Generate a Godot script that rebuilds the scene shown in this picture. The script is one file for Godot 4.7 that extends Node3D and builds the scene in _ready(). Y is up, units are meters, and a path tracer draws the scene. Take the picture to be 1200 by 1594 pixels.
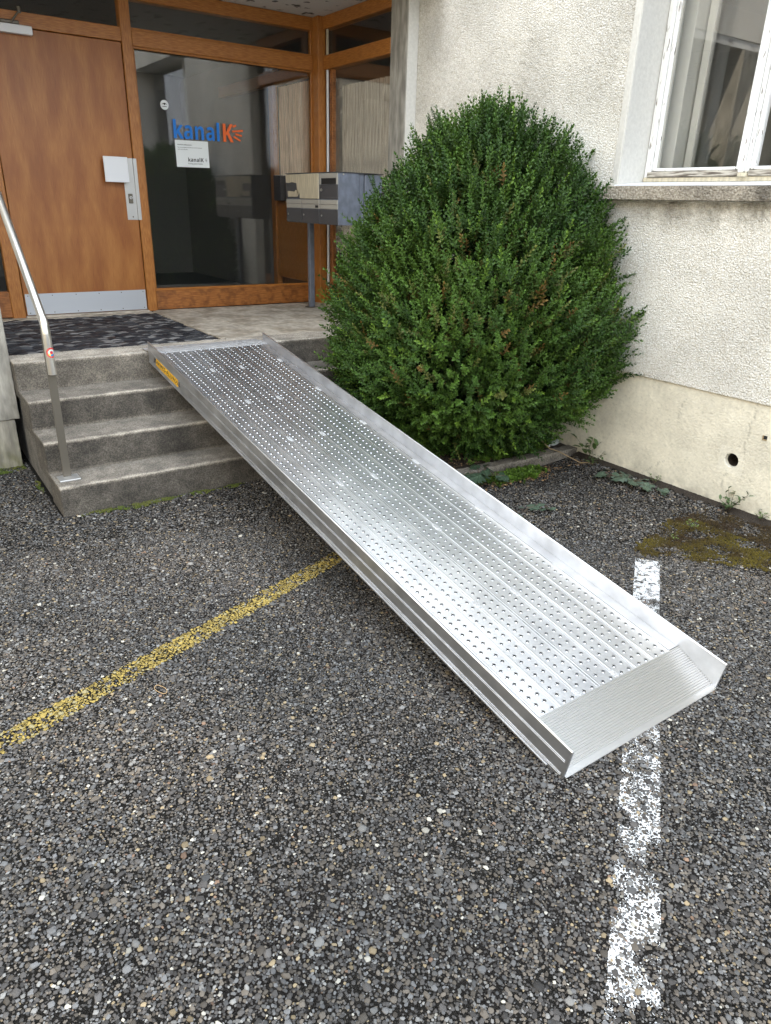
extends Node3D

var rng := RandomNumberGenerator.new()
var names := {}
var M := {}
var noise_a := FastNoiseLite.new()
var noise_b := FastNoiseLite.new()
var noise_c := FastNoiseLite.new()

# ---------------------------------------------------------------- shape helpers
class Acc:
	var v := PackedVector3Array()
	var n := PackedVector3Array()
	var c := PackedColorArray()
	var xf := Transform3D()
	var col := Color.WHITE

	func tri(a: Vector3, b: Vector3, d: Vector3, out: Vector3) -> void:
		var nn := (b - a).cross(d - a)
		if nn.length_squared() < 1e-18:
			return
		nn = nn.normalized()
		var flip := nn.dot(out) > 0.0
		if not flip:
			nn = -nn
		nn = (xf.basis * nn).normalized()
		v.append(xf * a)
		if flip:
			v.append(xf * d)
			v.append(xf * b)
		else:
			v.append(xf * b)
			v.append(xf * d)
		for i in 3:
			n.append(nn)
			c.append(col)

	func quad(a: Vector3, b: Vector3, d: Vector3, e: Vector3, out: Vector3) -> void:
		tri(a, b, d, out)
		tri(a, d, e, out)

	func smooth_tri(a: Vector3, b: Vector3, d: Vector3, na: Vector3, nb: Vector3, nd: Vector3) -> void:
		var nn := (b - a).cross(d - a)
		v.append(xf * a)
		n.append(xf.basis * na)
		if nn.dot(na + nb + nd) > 0.0:
			v.append(xf * d)
			v.append(xf * b)
			n.append(xf.basis * nd)
			n.append(xf.basis * nb)
		else:
			v.append(xf * b)
			v.append(xf * d)
			n.append(xf.basis * nb)
			n.append(xf.basis * nd)
		for i in 3:
			c.append(col)

	func box(lo: Vector3, hi: Vector3, bev := 0.002) -> void:
		var ce := (lo + hi) * 0.5
		var h := (hi - lo) * 0.5
		var b := minf(bev, minf(h.x, minf(h.y, h.z)) * 0.8)
		for a in 3:
			var j := (a + 1) % 3
			var k := (a + 2) % 3
			for s in [-1.0, 1.0]:
				var p: Array[Vector3] = []
				for q in [[-1.0, -1.0], [1.0, -1.0], [1.0, 1.0], [-1.0, 1.0]]:
					var w := ce
					w[a] += s * h[a]
					w[j] += q[0] * (h[j] - b)
					w[k] += q[1] * (h[k] - b)
					p.append(w)
				var o := Vector3.ZERO
				o[a] = s
				quad(p[0], p[1], p[2], p[3], o)
			if b > 0.0:
				for s1 in [-1.0, 1.0]:
					for s2 in [-1.0, 1.0]:
						var p1 := ce
						p1[j] += s1 * h[j]
						p1[k] += s2 * (h[k] - b)
						var p2 := ce
						p2[j] += s1 * (h[j] - b)
						p2[k] += s2 * h[k]
						var along := Vector3.ZERO
						along[a] = h[a] - b
						var o2 := Vector3.ZERO
						o2[j] = s1
						o2[k] = s2
						quad(p1 - along, p1 + along, p2 + along, p2 - along, o2)
		if b > 0.0:
			for sx in [-1.0, 1.0]:
				for sy in [-1.0, 1.0]:
					for sz in [-1.0, 1.0]:
						var s := Vector3(sx, sy, sz)
						var q := ce + s * (h - Vector3(b, b, b))
						tri(q + Vector3(sx * b, 0, 0), q + Vector3(0, sy * b, 0), q + Vector3(0, 0, sz * b), s)

	func tube(path: Array, r: float, seg := 10, taper := 1.0) -> void:
		var prev: Array = []
		var prevn: Array = []
		var up := Vector3(0.123, 0.97, 0.21)
		var cnt := path.size()
		for i in cnt:
			var t: Vector3 = (path[mini(i + 1, cnt - 1)] - path[maxi(i - 1, 0)]).normalized()
			var sx := up.cross(t)
			if sx.length() < 0.05:
				sx = Vector3(1, 0, 0.2).cross(t)
			sx = sx.normalized()
			var sy := t.cross(sx)
			up = sy
			# keep the frame turning as little as possible
			var rr := r * lerpf(1.0, taper, float(i) / maxf(1.0, cnt - 1))
			var ring: Array = []
			var rn: Array = []
			for k in seg:
				var an := TAU * k / seg
				var d := sx * cos(an) + sy * sin(an)
				ring.append(path[i] + d * rr)
				rn.append(d)
			if i > 0:
				for k in seg:
					var k2 := (k + 1) % seg
					smooth_tri(prev[k], prev[k2], ring[k2], prevn[k], prevn[k2], rn[k2])
					smooth_tri(prev[k], ring[k2], ring[k], prevn[k], rn[k2], rn[k])
			if i == 0 or i == cnt - 1:
				for k in seg:
					tri(path[i], ring[k], ring[(k + 1) % seg], -t if i == 0 else t)
			prev = ring
			prevn = rn

	# polygon in the plane origin + x*ax + y*ay, pushed along by vector
	func prism(poly: PackedVector2Array, o: Vector3, ax: Vector3, ay: Vector3, along: Vector3) -> void:
		var ids := Geometry2D.triangulate_polygon(poly)
		var ndir := along.normalized()
		for i in range(0, ids.size(), 3):
			var a := o + ax * poly[ids[i]].x + ay * poly[ids[i]].y
			var b := o + ax * poly[ids[i + 1]].x + ay * poly[ids[i + 1]].y
			var d := o + ax * poly[ids[i + 2]].x + ay * poly[ids[i + 2]].y
			tri(a, b, d, -ndir)
			tri(a + along, b + along, d + along, ndir)
		var cw := Geometry2D.is_polygon_clockwise(poly)
		for i in poly.size():
			var p := poly[i]
			var q := poly[(i + 1) % poly.size()]
			var e := q - p
			var o2 := Vector2(e.y, -e.x) * (-1.0 if cw else 1.0)
			var a := o + ax * p.x + ay * p.y
			var b := o + ax * q.x + ay * q.y
			quad(a, b, b + along, a + along, ax * o2.x + ay * o2.y)

	func disc(ce: Vector3, ax: Vector3, ay: Vector3, r: float, seg := 20, th := 0.002) -> void:
		var poly := PackedVector2Array()
		for i in seg:
			poly.append(Vector2(cos(TAU * i / seg), sin(TAU * i / seg)) * r)
		prism(poly, ce, ax, ay, ax.cross(ay).normalized() * th)

	func done() -> ArrayMesh:
		var arr := []
		arr.resize(Mesh.ARRAY_MAX)
		arr[Mesh.ARRAY_VERTEX] = v
		arr[Mesh.ARRAY_NORMAL] = n
		arr[Mesh.ARRAY_COLOR] = c
		var m := ArrayMesh.new()
		m.add_surface_from_arrays(Mesh.PRIMITIVE_TRIANGLES, arr)
		return m


# an indexed surface of (nu+1) x (nv+1) points; pos and col take (u, v) in 0..1
func sheet(nu: int, nv: int, pos: Callable, col: Callable, out: Vector3, skip = null) -> ArrayMesh:
	var v := PackedVector3Array()
	var c := PackedColorArray()
	var w := nu + 1
	v.resize(w * (nv + 1))
	c.resize(w * (nv + 1))
	for j in nv + 1:
		for i in w:
			var p: Vector3 = pos.call(float(i) / nu, float(j) / nv)
			v[j * w + i] = p
			c[j * w + i] = col.call(p)
	var idx := PackedInt32Array()
	var flip := (v[1] - v[0]).cross(v[w] - v[0]).dot(out) > 0.0
	for j in nv:
		for i in nu:
			var a := j * w + i
			if skip != null and skip.call((v[a] + v[a + w + 1]) * 0.5):
				continue
			if flip:
				idx.append_array(PackedInt32Array([a, a + w, a + 1, a + 1, a + w, a + w + 1]))
			else:
				idx.append_array(PackedInt32Array([a, a + 1, a + w, a + 1, a + w + 1, a + w]))
	return indexed(v, c, idx)


func indexed(v: PackedVector3Array, c: PackedColorArray, idx: PackedInt32Array) -> ArrayMesh:
	var n := PackedVector3Array()
	n.resize(v.size())
	for i in range(0, idx.size(), 3):
		var a := idx[i]
		var b := idx[i + 1]
		var d := idx[i + 2]
		var nn := (v[d] - v[a]).cross(v[b] - v[a])
		n[a] += nn
		n[b] += nn
		n[d] += nn
	for i in n.size():
		n[i] = n[i].normalized() if n[i].length_squared() > 0.0 else Vector3.UP
	var arr := []
	arr.resize(Mesh.ARRAY_MAX)
	arr[Mesh.ARRAY_VERTEX] = v
	arr[Mesh.ARRAY_NORMAL] = n
	arr[Mesh.ARRAY_COLOR] = c
	arr[Mesh.ARRAY_INDEX] = idx
	var m := ArrayMesh.new()
	m.add_surface_from_arrays(Mesh.PRIMITIVE_TRIANGLES, arr)
	return m


# ---------------------------------------------------------------- node helpers
func numbered(called: String) -> String:
	if not names.has(called):
		names[called] = 0
		return called
	names[called] += 1
	return "%s_%03d" % [called, names[called]]


func put(called: String, mesh: Mesh, mat: Material, parent: Node = null) -> MeshInstance3D:
	var o := MeshInstance3D.new()
	o.mesh = mesh
	o.material_override = mat
	if parent == null:
		o.name = numbered(called)
		add_child(o)
	else:
		var key := "%d/%s" % [parent.get_instance_id(), called]
		var k: int = names.get(key, 0)
		names[key] = k + 1
		o.name = called if k == 0 else "%s_%03d" % [called, k]
		parent.add_child(o, true)
	return o


func thing(called: String, label: String, category: String, at := Vector3.ZERO, group := "") -> Node3D:
	var o := Node3D.new()
	o.name = numbered(called)
	add_child(o)
	o.position = at
	tag(o, label, category, group)
	return o


func tag(o: Node, label: String, category: String, group := "") -> void:
	o.set_meta("label", label)
	o.set_meta("category", category)
	if group != "":
		o.set_meta("group", group)


func many(called: String, mesh: Mesh, mat: Material, xfs: Array, cols: Array, parent: Node = null) -> MultiMeshInstance3D:
	var mm := MultiMesh.new()
	mm.transform_format = MultiMesh.TRANSFORM_3D
	mm.use_colors = true
	mm.mesh = mesh
	mm.instance_count = xfs.size()
	for i in xfs.size():
		mm.set_instance_transform(i, xfs[i])
		mm.set_instance_color(i, cols[i])
	var o := MultiMeshInstance3D.new()
	o.multimesh = mm
	o.material_override = mat
	o.set_meta("kind", "stuff")
	if parent == null:
		o.name = numbered(called)
		add_child(o)
	else:
		o.name = called
		parent.add_child(o, true)
	return o


# ---------------------------------------------------------------- materials
func lin(r: float, g: float, b: float) -> Color:
	return Color(r, g, b).linear_to_srgb()


func mat(r: float, g: float, b: float, rough := 0.8, metal := 0.0) -> StandardMaterial3D:
	var m := StandardMaterial3D.new()
	m.albedo_color = lin(r, g, b)
	m.roughness = rough
	m.metallic = metal
	m.vertex_color_use_as_albedo = true
	return m


func noise_tex(sd: int, freq: float, kind: int, octaves: int, lo: Color, hi: Color, size := 512, mid = null, a := 0.2, b := 0.8) -> NoiseTexture2D:
	var f := FastNoiseLite.new()
	f.seed = sd
	f.noise_type = kind
	f.frequency = freq
	f.fractal_octaves = octaves
	f.fractal_type = FastNoiseLite.FRACTAL_FBM if octaves > 1 else FastNoiseLite.FRACTAL_NONE
	var t := NoiseTexture2D.new()
	t.width = size
	t.height = size
	t.seamless = true
	t.noise = f
	var g := Gradient.new()
	g.offsets = PackedFloat32Array([a, b]) if mid == null else PackedFloat32Array([a, (a + b) * 0.5, b])
	g.colors = PackedColorArray([lo, hi]) if mid == null else PackedColorArray([lo, mid, hi])
	t.color_ramp = g
	return t


func world_tex(m: StandardMaterial3D, sc: Vector3, in_world := true) -> void:
	m.uv1_triplanar = true
	m.uv1_world_triplanar = in_world
	m.uv1_scale = sc
	m.uv1_triplanar_sharpness = 6.0


func relief(m: StandardMaterial3D, t: Texture2D, cm: float) -> void:
	m.heightmap_enabled = true
	m.heightmap_texture = t
	m.heightmap_scale = cm


func over(m: StandardMaterial3D, t: Texture2D, sc: Vector3) -> void:
	m.detail_enabled = true
	m.detail_albedo = t
	m.detail_blend_mode = BaseMaterial3D.BLEND_MODE_MUL
	m.detail_uv_layer = BaseMaterial3D.DETAIL_UV_2
	m.uv2_triplanar = true
	m.uv2_world_triplanar = true
	m.uv2_scale = sc


func make_materials() -> void:
	var S := FastNoiseLite.TYPE_SIMPLEX_SMOOTH
	var P := FastNoiseLite.TYPE_PERLIN
	var grey := func(x: float) -> Color: return Color(x, x, x)
	var blotch := noise_tex(11, 0.006, S, 4, grey.call(0.9), grey.call(1.0), 512)
	var dirt := noise_tex(12, 0.012, S, 5, Color(0.8, 0.78, 0.75), Color(1, 1, 1), 512, null, 0.15, 0.55)
	var fine := noise_tex(13, 0.09, P, 3, grey.call(0.0), grey.call(1.0), 512, null, 0.2, 0.8)
	var grit := noise_tex(14, 0.16, FastNoiseLite.TYPE_VALUE_CUBIC, 2, grey.call(0.0), grey.call(1.0), 512, null, 0.2, 0.8)
	# stucco
	var st := noise_tex(15, 0.045, P, 4, grey.call(0.0), grey.call(1.0), 1024, null, 0.1, 0.9)
	var st_col := noise_tex(16, 0.09, FastNoiseLite.TYPE_VALUE, 3, Color(0.84, 0.82, 0.78), Color(1, 1, 1), 1024, null, 0.2, 0.7)
	var m := mat(0.90, 0.885, 0.835, 0.92)
	m.albedo_texture = st_col
	world_tex(m, Vector3(2.2, 2.2, 2.2))
	relief(m, st, 0.62)
	over(m, blotch, Vector3(0.31, 0.31, 0.31))
	M.stucco = m
	m = mat(0.80, 0.755, 0.63, 0.85)
	m.albedo_texture = noise_tex(17, 0.05, P, 4, grey.call(0.94), grey.call(1.0), 512)
	world_tex(m, Vector3(1.7, 1.7, 1.7))
	relief(m, fine, 0.12)
	over(m, noise_tex(42, 0.012, S, 4, grey.call(0.95), grey.call(1.0), 512), Vector3(0.6, 0.6, 0.6))
	M.plinth = m
	m = mat(0.62, 0.61, 0.57, 0.85)
	m.albedo_texture = noise_tex(17, 0.05, P, 4, grey.call(0.95), grey.call(1.0), 512)
	world_tex(m, Vector3(1.7, 1.7, 1.7))
	relief(m, fine, 0.05)
	M.plaster = m
	# concretes
	var cc := noise_tex(18, 0.02, P, 5, grey.call(0.55), grey.call(1.0), 512)
	var speck := noise_tex(19, 0.16, FastNoiseLite.TYPE_VALUE, 2, grey.call(0.66), grey.call(1.0), 512, grey.call(0.84))
	var step_relief := noise_tex(20, 0.11, P, 4, grey.call(0.0), grey.call(1.0), 512)
	m = mat(0.86, 0.80, 0.71, 0.92)
	m.albedo_texture = speck
	world_tex(m, Vector3(2.6, 2.6, 2.6))
	relief(m, step_relief, 0.3)
	over(m, noise_tex(39, 0.02, P, 5, grey.call(0.8), grey.call(1.0), 512), Vector3(0.9, 0.9, 0.9))
	M.step = m
	m = mat(0.56, 0.50, 0.42, 0.9)
	m.albedo_texture = noise_tex(40, 0.03, P, 5, grey.call(0.8), grey.call(1.0), 512)
	world_tex(m, Vector3(1.2, 1.2, 1.2))
	relief(m, fine, 0.1)
	over(m, dirt, Vector3(0.5, 0.5, 0.5))
	M.slab = m
	m = mat(0.40, 0.385, 0.345, 0.9)
	m.albedo_texture = noise_tex(21, 0.02, P, 5, grey.call(0.76), grey.call(1.0), 512)
	world_tex(m, Vector3(2.0, 0.5, 2.0))
	relief(m, fine, 0.12)
	M.concrete = m
	m = mat(0.62, 0.61, 0.58, 0.9)
	m.albedo_texture = noise_tex(22, 0.012, S, 4, grey.call(0.35), grey.call(1.0), 512, null, 0.16, 0.3)
	world_tex(m, Vector3(0.9, 0.9, 0.9))
	M.soffit = m
	m = mat(0.46, 0.43, 0.36, 0.9)
	m.albedo_texture = noise_tex(21, 0.02, P, 5, grey.call(0.62), grey.call(1.0), 512)
	world_tex(m, Vector3(0.35, 0.35, 0.35))
	M.far_concrete = m
	m.albedo_color = lin(0.62, 0.585, 0.50)
	# asphalt binder
	m = mat(0.042, 0.040, 0.038, 0.85)
	m.albedo_texture = noise_tex(23, 0.3, FastNoiseLite.TYPE_VALUE, 2, grey.call(0.3), grey.call(1.0), 1024, Color(0.62, 0.6, 0.57))
	world_tex(m, Vector3(2.5, 2.5, 2.5))
	m.metallic_specular = 0.2
	relief(m, noise_tex(24, 0.12, P, 3, grey.call(0.0), grey.call(1.0), 1024), 0.4)
	over(m, blotch, Vector3(0.4, 0.4, 0.4))
	M.asphalt = m
	m = mat(1, 1, 1, 0.66)
	m.metallic_specular = 0.36
	M.pebble = m
	m = mat(0.055, 0.04, 0.028, 0.95)
	m.albedo_texture = speck
	world_tex(m, Vector3(3, 3, 3))
	relief(m, step_relief, 0.8)
	M.soil = m
	# woods
	var grain := noise_tex(25, 0.02, P, 5, Color(0.82, 0.76, 0.66), Color(1, 1, 1), 1024, null, 0.25, 0.75)
	var pore := noise_tex(26, 0.12, P, 3, grey.call(0.0), grey.call(1.0), 512)
	m = mat(0.42, 0.172, 0.038, 0.42)
	m.albedo_texture = noise_tex(38, 0.045, P, 4, Color(0.87, 0.83, 0.79), Color(1, 1, 1), 1024, null, 0.25, 0.75)
	world_tex(m, Vector3(12, 0.25, 12))
	relief(m, pore, 0.008)
	over(m, noise_tex(27, 0.012, S, 4, Color(0.86, 0.79, 0.68), Color(1, 1, 1), 512), Vector3(1.0, 0.22, 1.0))
	M.wood_door = m
	m = mat(0.44, 0.182, 0.040, 0.4)
	m.albedo_texture = grain
	world_tex(m, Vector3(9, 0.7, 9))
	relief(m, pore, 0.02)
	M.wood_v = m
	m = mat(0.44, 0.182, 0.040, 0.4)
	m.albedo_texture = grain
	world_tex(m, Vector3(0.7, 9, 0.7))
	relief(m, pore, 0.02)
	M.wood_h = m
	m = mat(0.37, 0.145, 0.036, 0.5)
	m.albedo_texture = grain
	world_tex(m, Vector3(0.6, 7, 0.6))
	over(m, dirt, Vector3(1.5, 1.5, 1.5))
	M.wood_low = m
	# metals
	var scuff := noise_tex(28, 0.015, S, 5, grey.call(0.9), grey.call(1.0), 512)
	var brush := noise_tex(29, 0.2, P, 2, grey.call(0.3), grey.call(0.7), 512)
	m = mat(0.68, 0.69, 0.71, 0.44, 1.0)
	m.roughness_texture = scuff
	world_tex(m, Vector3(6, 6, 0.5), false)
	over(m, noise_tex(41, 0.015, P, 5, grey.call(0.90), grey.call(1.0), 512, null, 0.2, 0.8), Vector3(1.1, 1.1, 1.1))
	M.alu_side = m
	m = mat(0.93, 0.94, 0.955, 0.36, 1.0)
	m.roughness_texture = scuff
	world_tex(m, Vector3(6, 6, 0.5), false)
	over(m, noise_tex(31, 0.01, S, 5, grey.call(0.91), grey.call(1.0), 512), Vector3(0.8, 0.8, 0.8))
	M.alu = m
	m = mat(0.62, 0.63, 0.64, 0.33, 1.0)
	M.alu_end = m
	m = mat(0.66, 0.67, 0.68, 0.45, 0.9)
	m.roughness_texture = scuff
	world_tex(m, Vector3(20, 20, 20), false)
	relief(m, noise_tex(30, 0.06, P, 3, grey.call(0.0), grey.call(1.0), 256), 0.3)
	M.weld = m
	m = mat(0.52, 0.515, 0.50, 0.42, 0.75)
	m.roughness_texture = scuff
	world_tex(m, Vector3(5, 0.6, 5))
	M.steel = m
	m = mat(0.50, 0.52, 0.55, 0.5, 0.6)
	m.roughness_texture = scuff
	world_tex(m, Vector3(0.8, 5, 0.8))
	M.kick = m
	M.tube = mat(0.70, 0.69, 0.66, 0.30, 1.0)
	M.dark_steel = mat(0.15, 0.135, 0.11, 0.5, 0.7)
	M.black = mat(0.012, 0.012, 0.013, 0.6)
	m = mat(0.17, 0.195, 0.25, 0.5, 0.1)
	m.albedo_texture = noise_tex(32, 0.03, P, 4, grey.call(0.88), grey.call(1.0), 512)
	world_tex(m, Vector3(1.5, 1.0, 1.5))
	M.box_blue = m
	M.box_dark = mat(0.058, 0.058, 0.064, 0.5)
	m = mat(0.36, 0.35, 0.32, 0.5)
	M.box_flap = m
	m = mat(0.62, 0.56, 0.42, 0.6)
	m.albedo_texture = noise_tex(33, 0.02, S, 3, grey.call(0.85), grey.call(1.0), 256)
	world_tex(m, Vector3(9, 0.8, 9))
	M.cream = m
	M.white_paint = mat(0.74, 0.76, 0.79, 0.45)
	m = mat(0.80, 0.81, 0.80, 0.5)
	m.albedo_texture = noise_tex(34, 0.03, P, 5, Color(0.45, 0.41, 0.38), Color(1, 1, 1), 512, null, 0.17, 0.25)
	world_tex(m, Vector3(4.5, 0.7, 4.5))
	relief(m, fine, 0.05)
	M.peel = m
	m = mat(0.45, 0.42, 0.36, 0.8)
	m.albedo_texture = noise_tex(35, 0.03, P, 4, Color(0.5, 0.47, 0.45), Color(1, 1, 1), 512, null, 0.3, 0.6)
	world_tex(m, Vector3(0.6, 6, 0.6))
	M.weathered = m
	m = mat(0.52, 0.49, 0.42, 0.9)
	m.albedo_texture = noise_tex(36, 0.09, P, 5, Color(0.72, 0.70, 0.68), Color(1, 1, 1), 512, null, 0.2, 0.8)
	world_tex(m, Vector3(1.6, 1.6, 1.6))
	relief(m, step_relief, 0.5)
	M.sill = m
	M.paper = mat(0.72, 0.76, 0.77, 0.7)
	M.blue = mat(0.0, 0.16, 0.58, 0.5)
	M.orange = mat(0.75, 0.13, 0.02, 0.5)
	M.ink = mat(0.02, 0.02, 0.022, 0.6)
	M.yellow = mat(0.85, 0.47, 0.01, 0.5)
	m = mat(0.62, 0.58, 0.50, 0.95)
	m.albedo_texture = noise_tex(37, 0.02, S, 3, grey.call(0.75), grey.call(1.0), 512)
	world_tex(m, Vector3(8, 0.3, 8))
	m.backlight_enabled = true
	m.backlight = lin(0.2, 0.19, 0.16)
	M.curtain = m
	m = mat(0.82, 0.62, 0.45, 0.95)
	m.albedo_texture = noise_tex(37, 0.02, S, 3, grey.call(0.75), grey.call(1.0), 512)
	world_tex(m, Vector3(8, 0.3, 8))
	m.backlight_enabled = true
	m.backlight = lin(0.2, 0.17, 0.13)
	M.curtain_warm = m
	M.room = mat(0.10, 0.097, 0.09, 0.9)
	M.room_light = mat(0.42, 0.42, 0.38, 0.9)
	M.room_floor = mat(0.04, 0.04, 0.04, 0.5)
	var gl := StandardMaterial3D.new()
	gl.albedo_color = Color(0.9, 0.95, 0.94, 0.002)
	gl.transparency = BaseMaterial3D.TRANSPARENCY_ALPHA
	gl.roughness = 0.0
	gl.metallic_specular = 0.62
	M.glass = gl
	# plants
	m = mat(1, 1, 1, 0.48)
	m.metallic_specular = 0.38
	m.backlight_enabled = true
	m.backlight = lin(0.12, 0.16, 0.04)
	M.leaf = m
	M.bark = mat(0.10, 0.075, 0.05, 0.9)
	M.straw = mat(0.30, 0.22, 0.12, 0.9)
	M.paint_white = mat(0.72, 0.73, 0.73, 0.75)


# ---------------------------------------------------------------- the place
func _ready() -> void:
	rng.seed = 71
	noise_a.seed = 5
	noise_a.frequency = 1.0
	noise_a.noise_type = FastNoiseLite.TYPE_SIMPLEX_SMOOTH
	noise_b.seed = 9
	noise_b.frequency = 1.0
	noise_b.noise_type = FastNoiseLite.TYPE_PERLIN
	noise_b.fractal_octaves = 4
	noise_c.seed = 21
	noise_c.frequency = 1.0
	noise_c.noise_type = FastNoiseLite.TYPE_CELLULAR
	noise_c.cellular_return_type = FastNoiseLite.RETURN_DISTANCE2_SUB

	var cam := Camera3D.new()
	cam.name = "camera"
	cam.fov = 2.0 * rad_to_deg(atan(797.0 / 1116.6))
	cam.position = Vector3(-3.768, 1.617, 6.674)
	cam.rotation_degrees = Vector3(-23.219, -34.97, 1.667)
	cam.near = 0.05
	cam.far = 400.0
	add_child(cam)
	var env := Environment.new()
	env.background_mode = Environment.BG_SKY
	var sky := Sky.new()
	var sm := ProceduralSkyMaterial.new()
	sm.sky_top_color = lin(0.92, 1.02, 1.15)
	sm.sky_horizon_color = lin(0.84, 0.87, 0.90)
	sm.sky_curve = 0.16
	sm.sky_energy_multiplier = 1.0
	sm.ground_bottom_color = lin(0.16, 0.155, 0.15)
	sm.ground_horizon_color = lin(0.3, 0.3, 0.3)
	sm.sun_angle_max = 18.0
	var cl := noise_tex(91, 0.006, FastNoiseLite.TYPE_SIMPLEX_SMOOTH, 5, Color(1, 1, 1, 0), Color(1, 1, 1, 0.5), 1024, null, 0.45, 0.8)
	sm.sky_cover = cl
	sm.sky_cover_modulate = Color(1, 1, 1, 0.8)
	sky.sky_material = sm
	env.sky = sky
	env.tonemap_mode = Environment.TONE_MAPPER_LINEAR
	env.tonemap_exposure = 3.5
	env.sdfgi_enabled = true
	env.ssao_enabled = true
	env.ssil_enabled = true
	var we := WorldEnvironment.new()
	we.name = "world_environment"
	we.environment = env
	add_child(we)
	var sun := DirectionalLight3D.new()
	sun.name = "sun"
	sun.light_energy = 1.6
	sun.light_color = Color(1.0, 0.95, 0.87)
	sun.light_angular_distance = 0.5
	sun.shadow_enabled = true
	add_child(sun)
	sun.look_at_from_position(Vector3(6.5, 5.0, 1.45), Vector3.ZERO)

	make_materials()
	ground()
	building()
	stairs()
	opposite()
	ramp()
	handrail()
	mailbox()
	doormat()
	notices()
	bush()
	garden()
	small_plants()


# ---------------------------------------------------------------- ground
func pebble_mesh(sd: int) -> ArrayMesh:
	var f := FastNoiseLite.new()
	f.seed = sd
	f.frequency = 0.8
	var seg := 9
	var rings := 5
	var v := PackedVector3Array()
	var c := PackedColorArray()
	var idx := PackedInt32Array()
	for j in rings + 1:
		var la := PI * 0.5 - (PI * 0.62) * j / rings
		for i in seg:
			var lo := TAU * i / seg
			var d := Vector3(cos(la) * cos(lo), sin(la), cos(la) * sin(lo))
			var k := 1.0 + 0.62 * f.get_noise_3dv(d * 1.5 + Vector3(sd, 0, 0))
			d *= k
			d.y = minf(d.y, 0.80 + 0.2 * d.x)
			v.append(d)
			c.append(Color.WHITE)
	for j in rings:
		for i in seg:
			var a := j * seg + i
			var b := j * seg + (i + 1) % seg
			if j == 0:
				idx.append_array(PackedInt32Array([a, a + seg, b + seg]))
			else:
				idx.append_array(PackedInt32Array([a, a + seg, b + seg, a, b + seg, b]))
	var m := indexed(v, c, idx)
	var n: Vector3 = m.surface_get_arrays(0)[Mesh.ARRAY_NORMAL][seg * 2]
	if n.dot(v[seg * 2]) < 0.0:
		for i in range(0, idx.size(), 3):
			var t := idx[i + 1]
			idx[i + 1] = idx[i + 2]
			idx[i + 2] = t
		m = indexed(v, c, idx)
	return m


func stone_colour() -> Color:
	var r := rng.randf()
	var k := rng.randf_range(0.45, 1.45) * 0.98
	if r < 0.40:
		return Color(0.066, 0.061, 0.057) * k
	if r < 0.68:
		return Color(0.112, 0.096, 0.078) * k
	if r < 0.84:
		return Color(0.118, 0.117, 0.116) * k
	if r < 0.94:
		return Color(0.185, 0.180, 0.170) * k
	if r < 0.980:
		return Color(0.23, 0.18, 0.11) * k
	if r < 0.994:
		return Color(0.36, 0.34, 0.29) * k
	return Color(0.17, 0.11, 0.075) * k


const WL0 := Vector2(-0.816, 4.773)
const WLD := Vector2(-0.8057, 0.5923)
const YL0 := Vector2(-3.80, 4.535)
const YLD := Vector2(0.9405, -0.3398)


func in_white(p: Vector2) -> float:
	var d := p - WL0
	var t := d.dot(WLD)
	return absf(d.dot(Vector2(-WLD.y, WLD.x))) / 0.065 if t > 0.0 else 9.0


func in_yellow(p: Vector2) -> float:
	var d := p - YL0
	var t := d.dot(YLD)
	return absf(d.dot(Vector2(-YLD.y, YLD.x))) / 0.048 if t > -1.6 and t < 1.95 else 9.0


func near_view(x: float, z: float) -> bool:
	if z > 5.45 + 0.66 * (x + 3.86) + 0.95 or z > 7.4 - 0.6 * (x + 2.5):
		return false
	if z < 2.745 and x > -3.17 and x < -1.0:
		return false
	if x > -1.3 and z < 3.3:
		return false
	return x < 0.13


func ground_y(x: float, z: float) -> float:
	if z < 3.3:
		return 0.0
	var t := clampf((x + 0.35) / 0.5, 0.0, 1.0)
	return 0.042 * t * t


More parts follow.
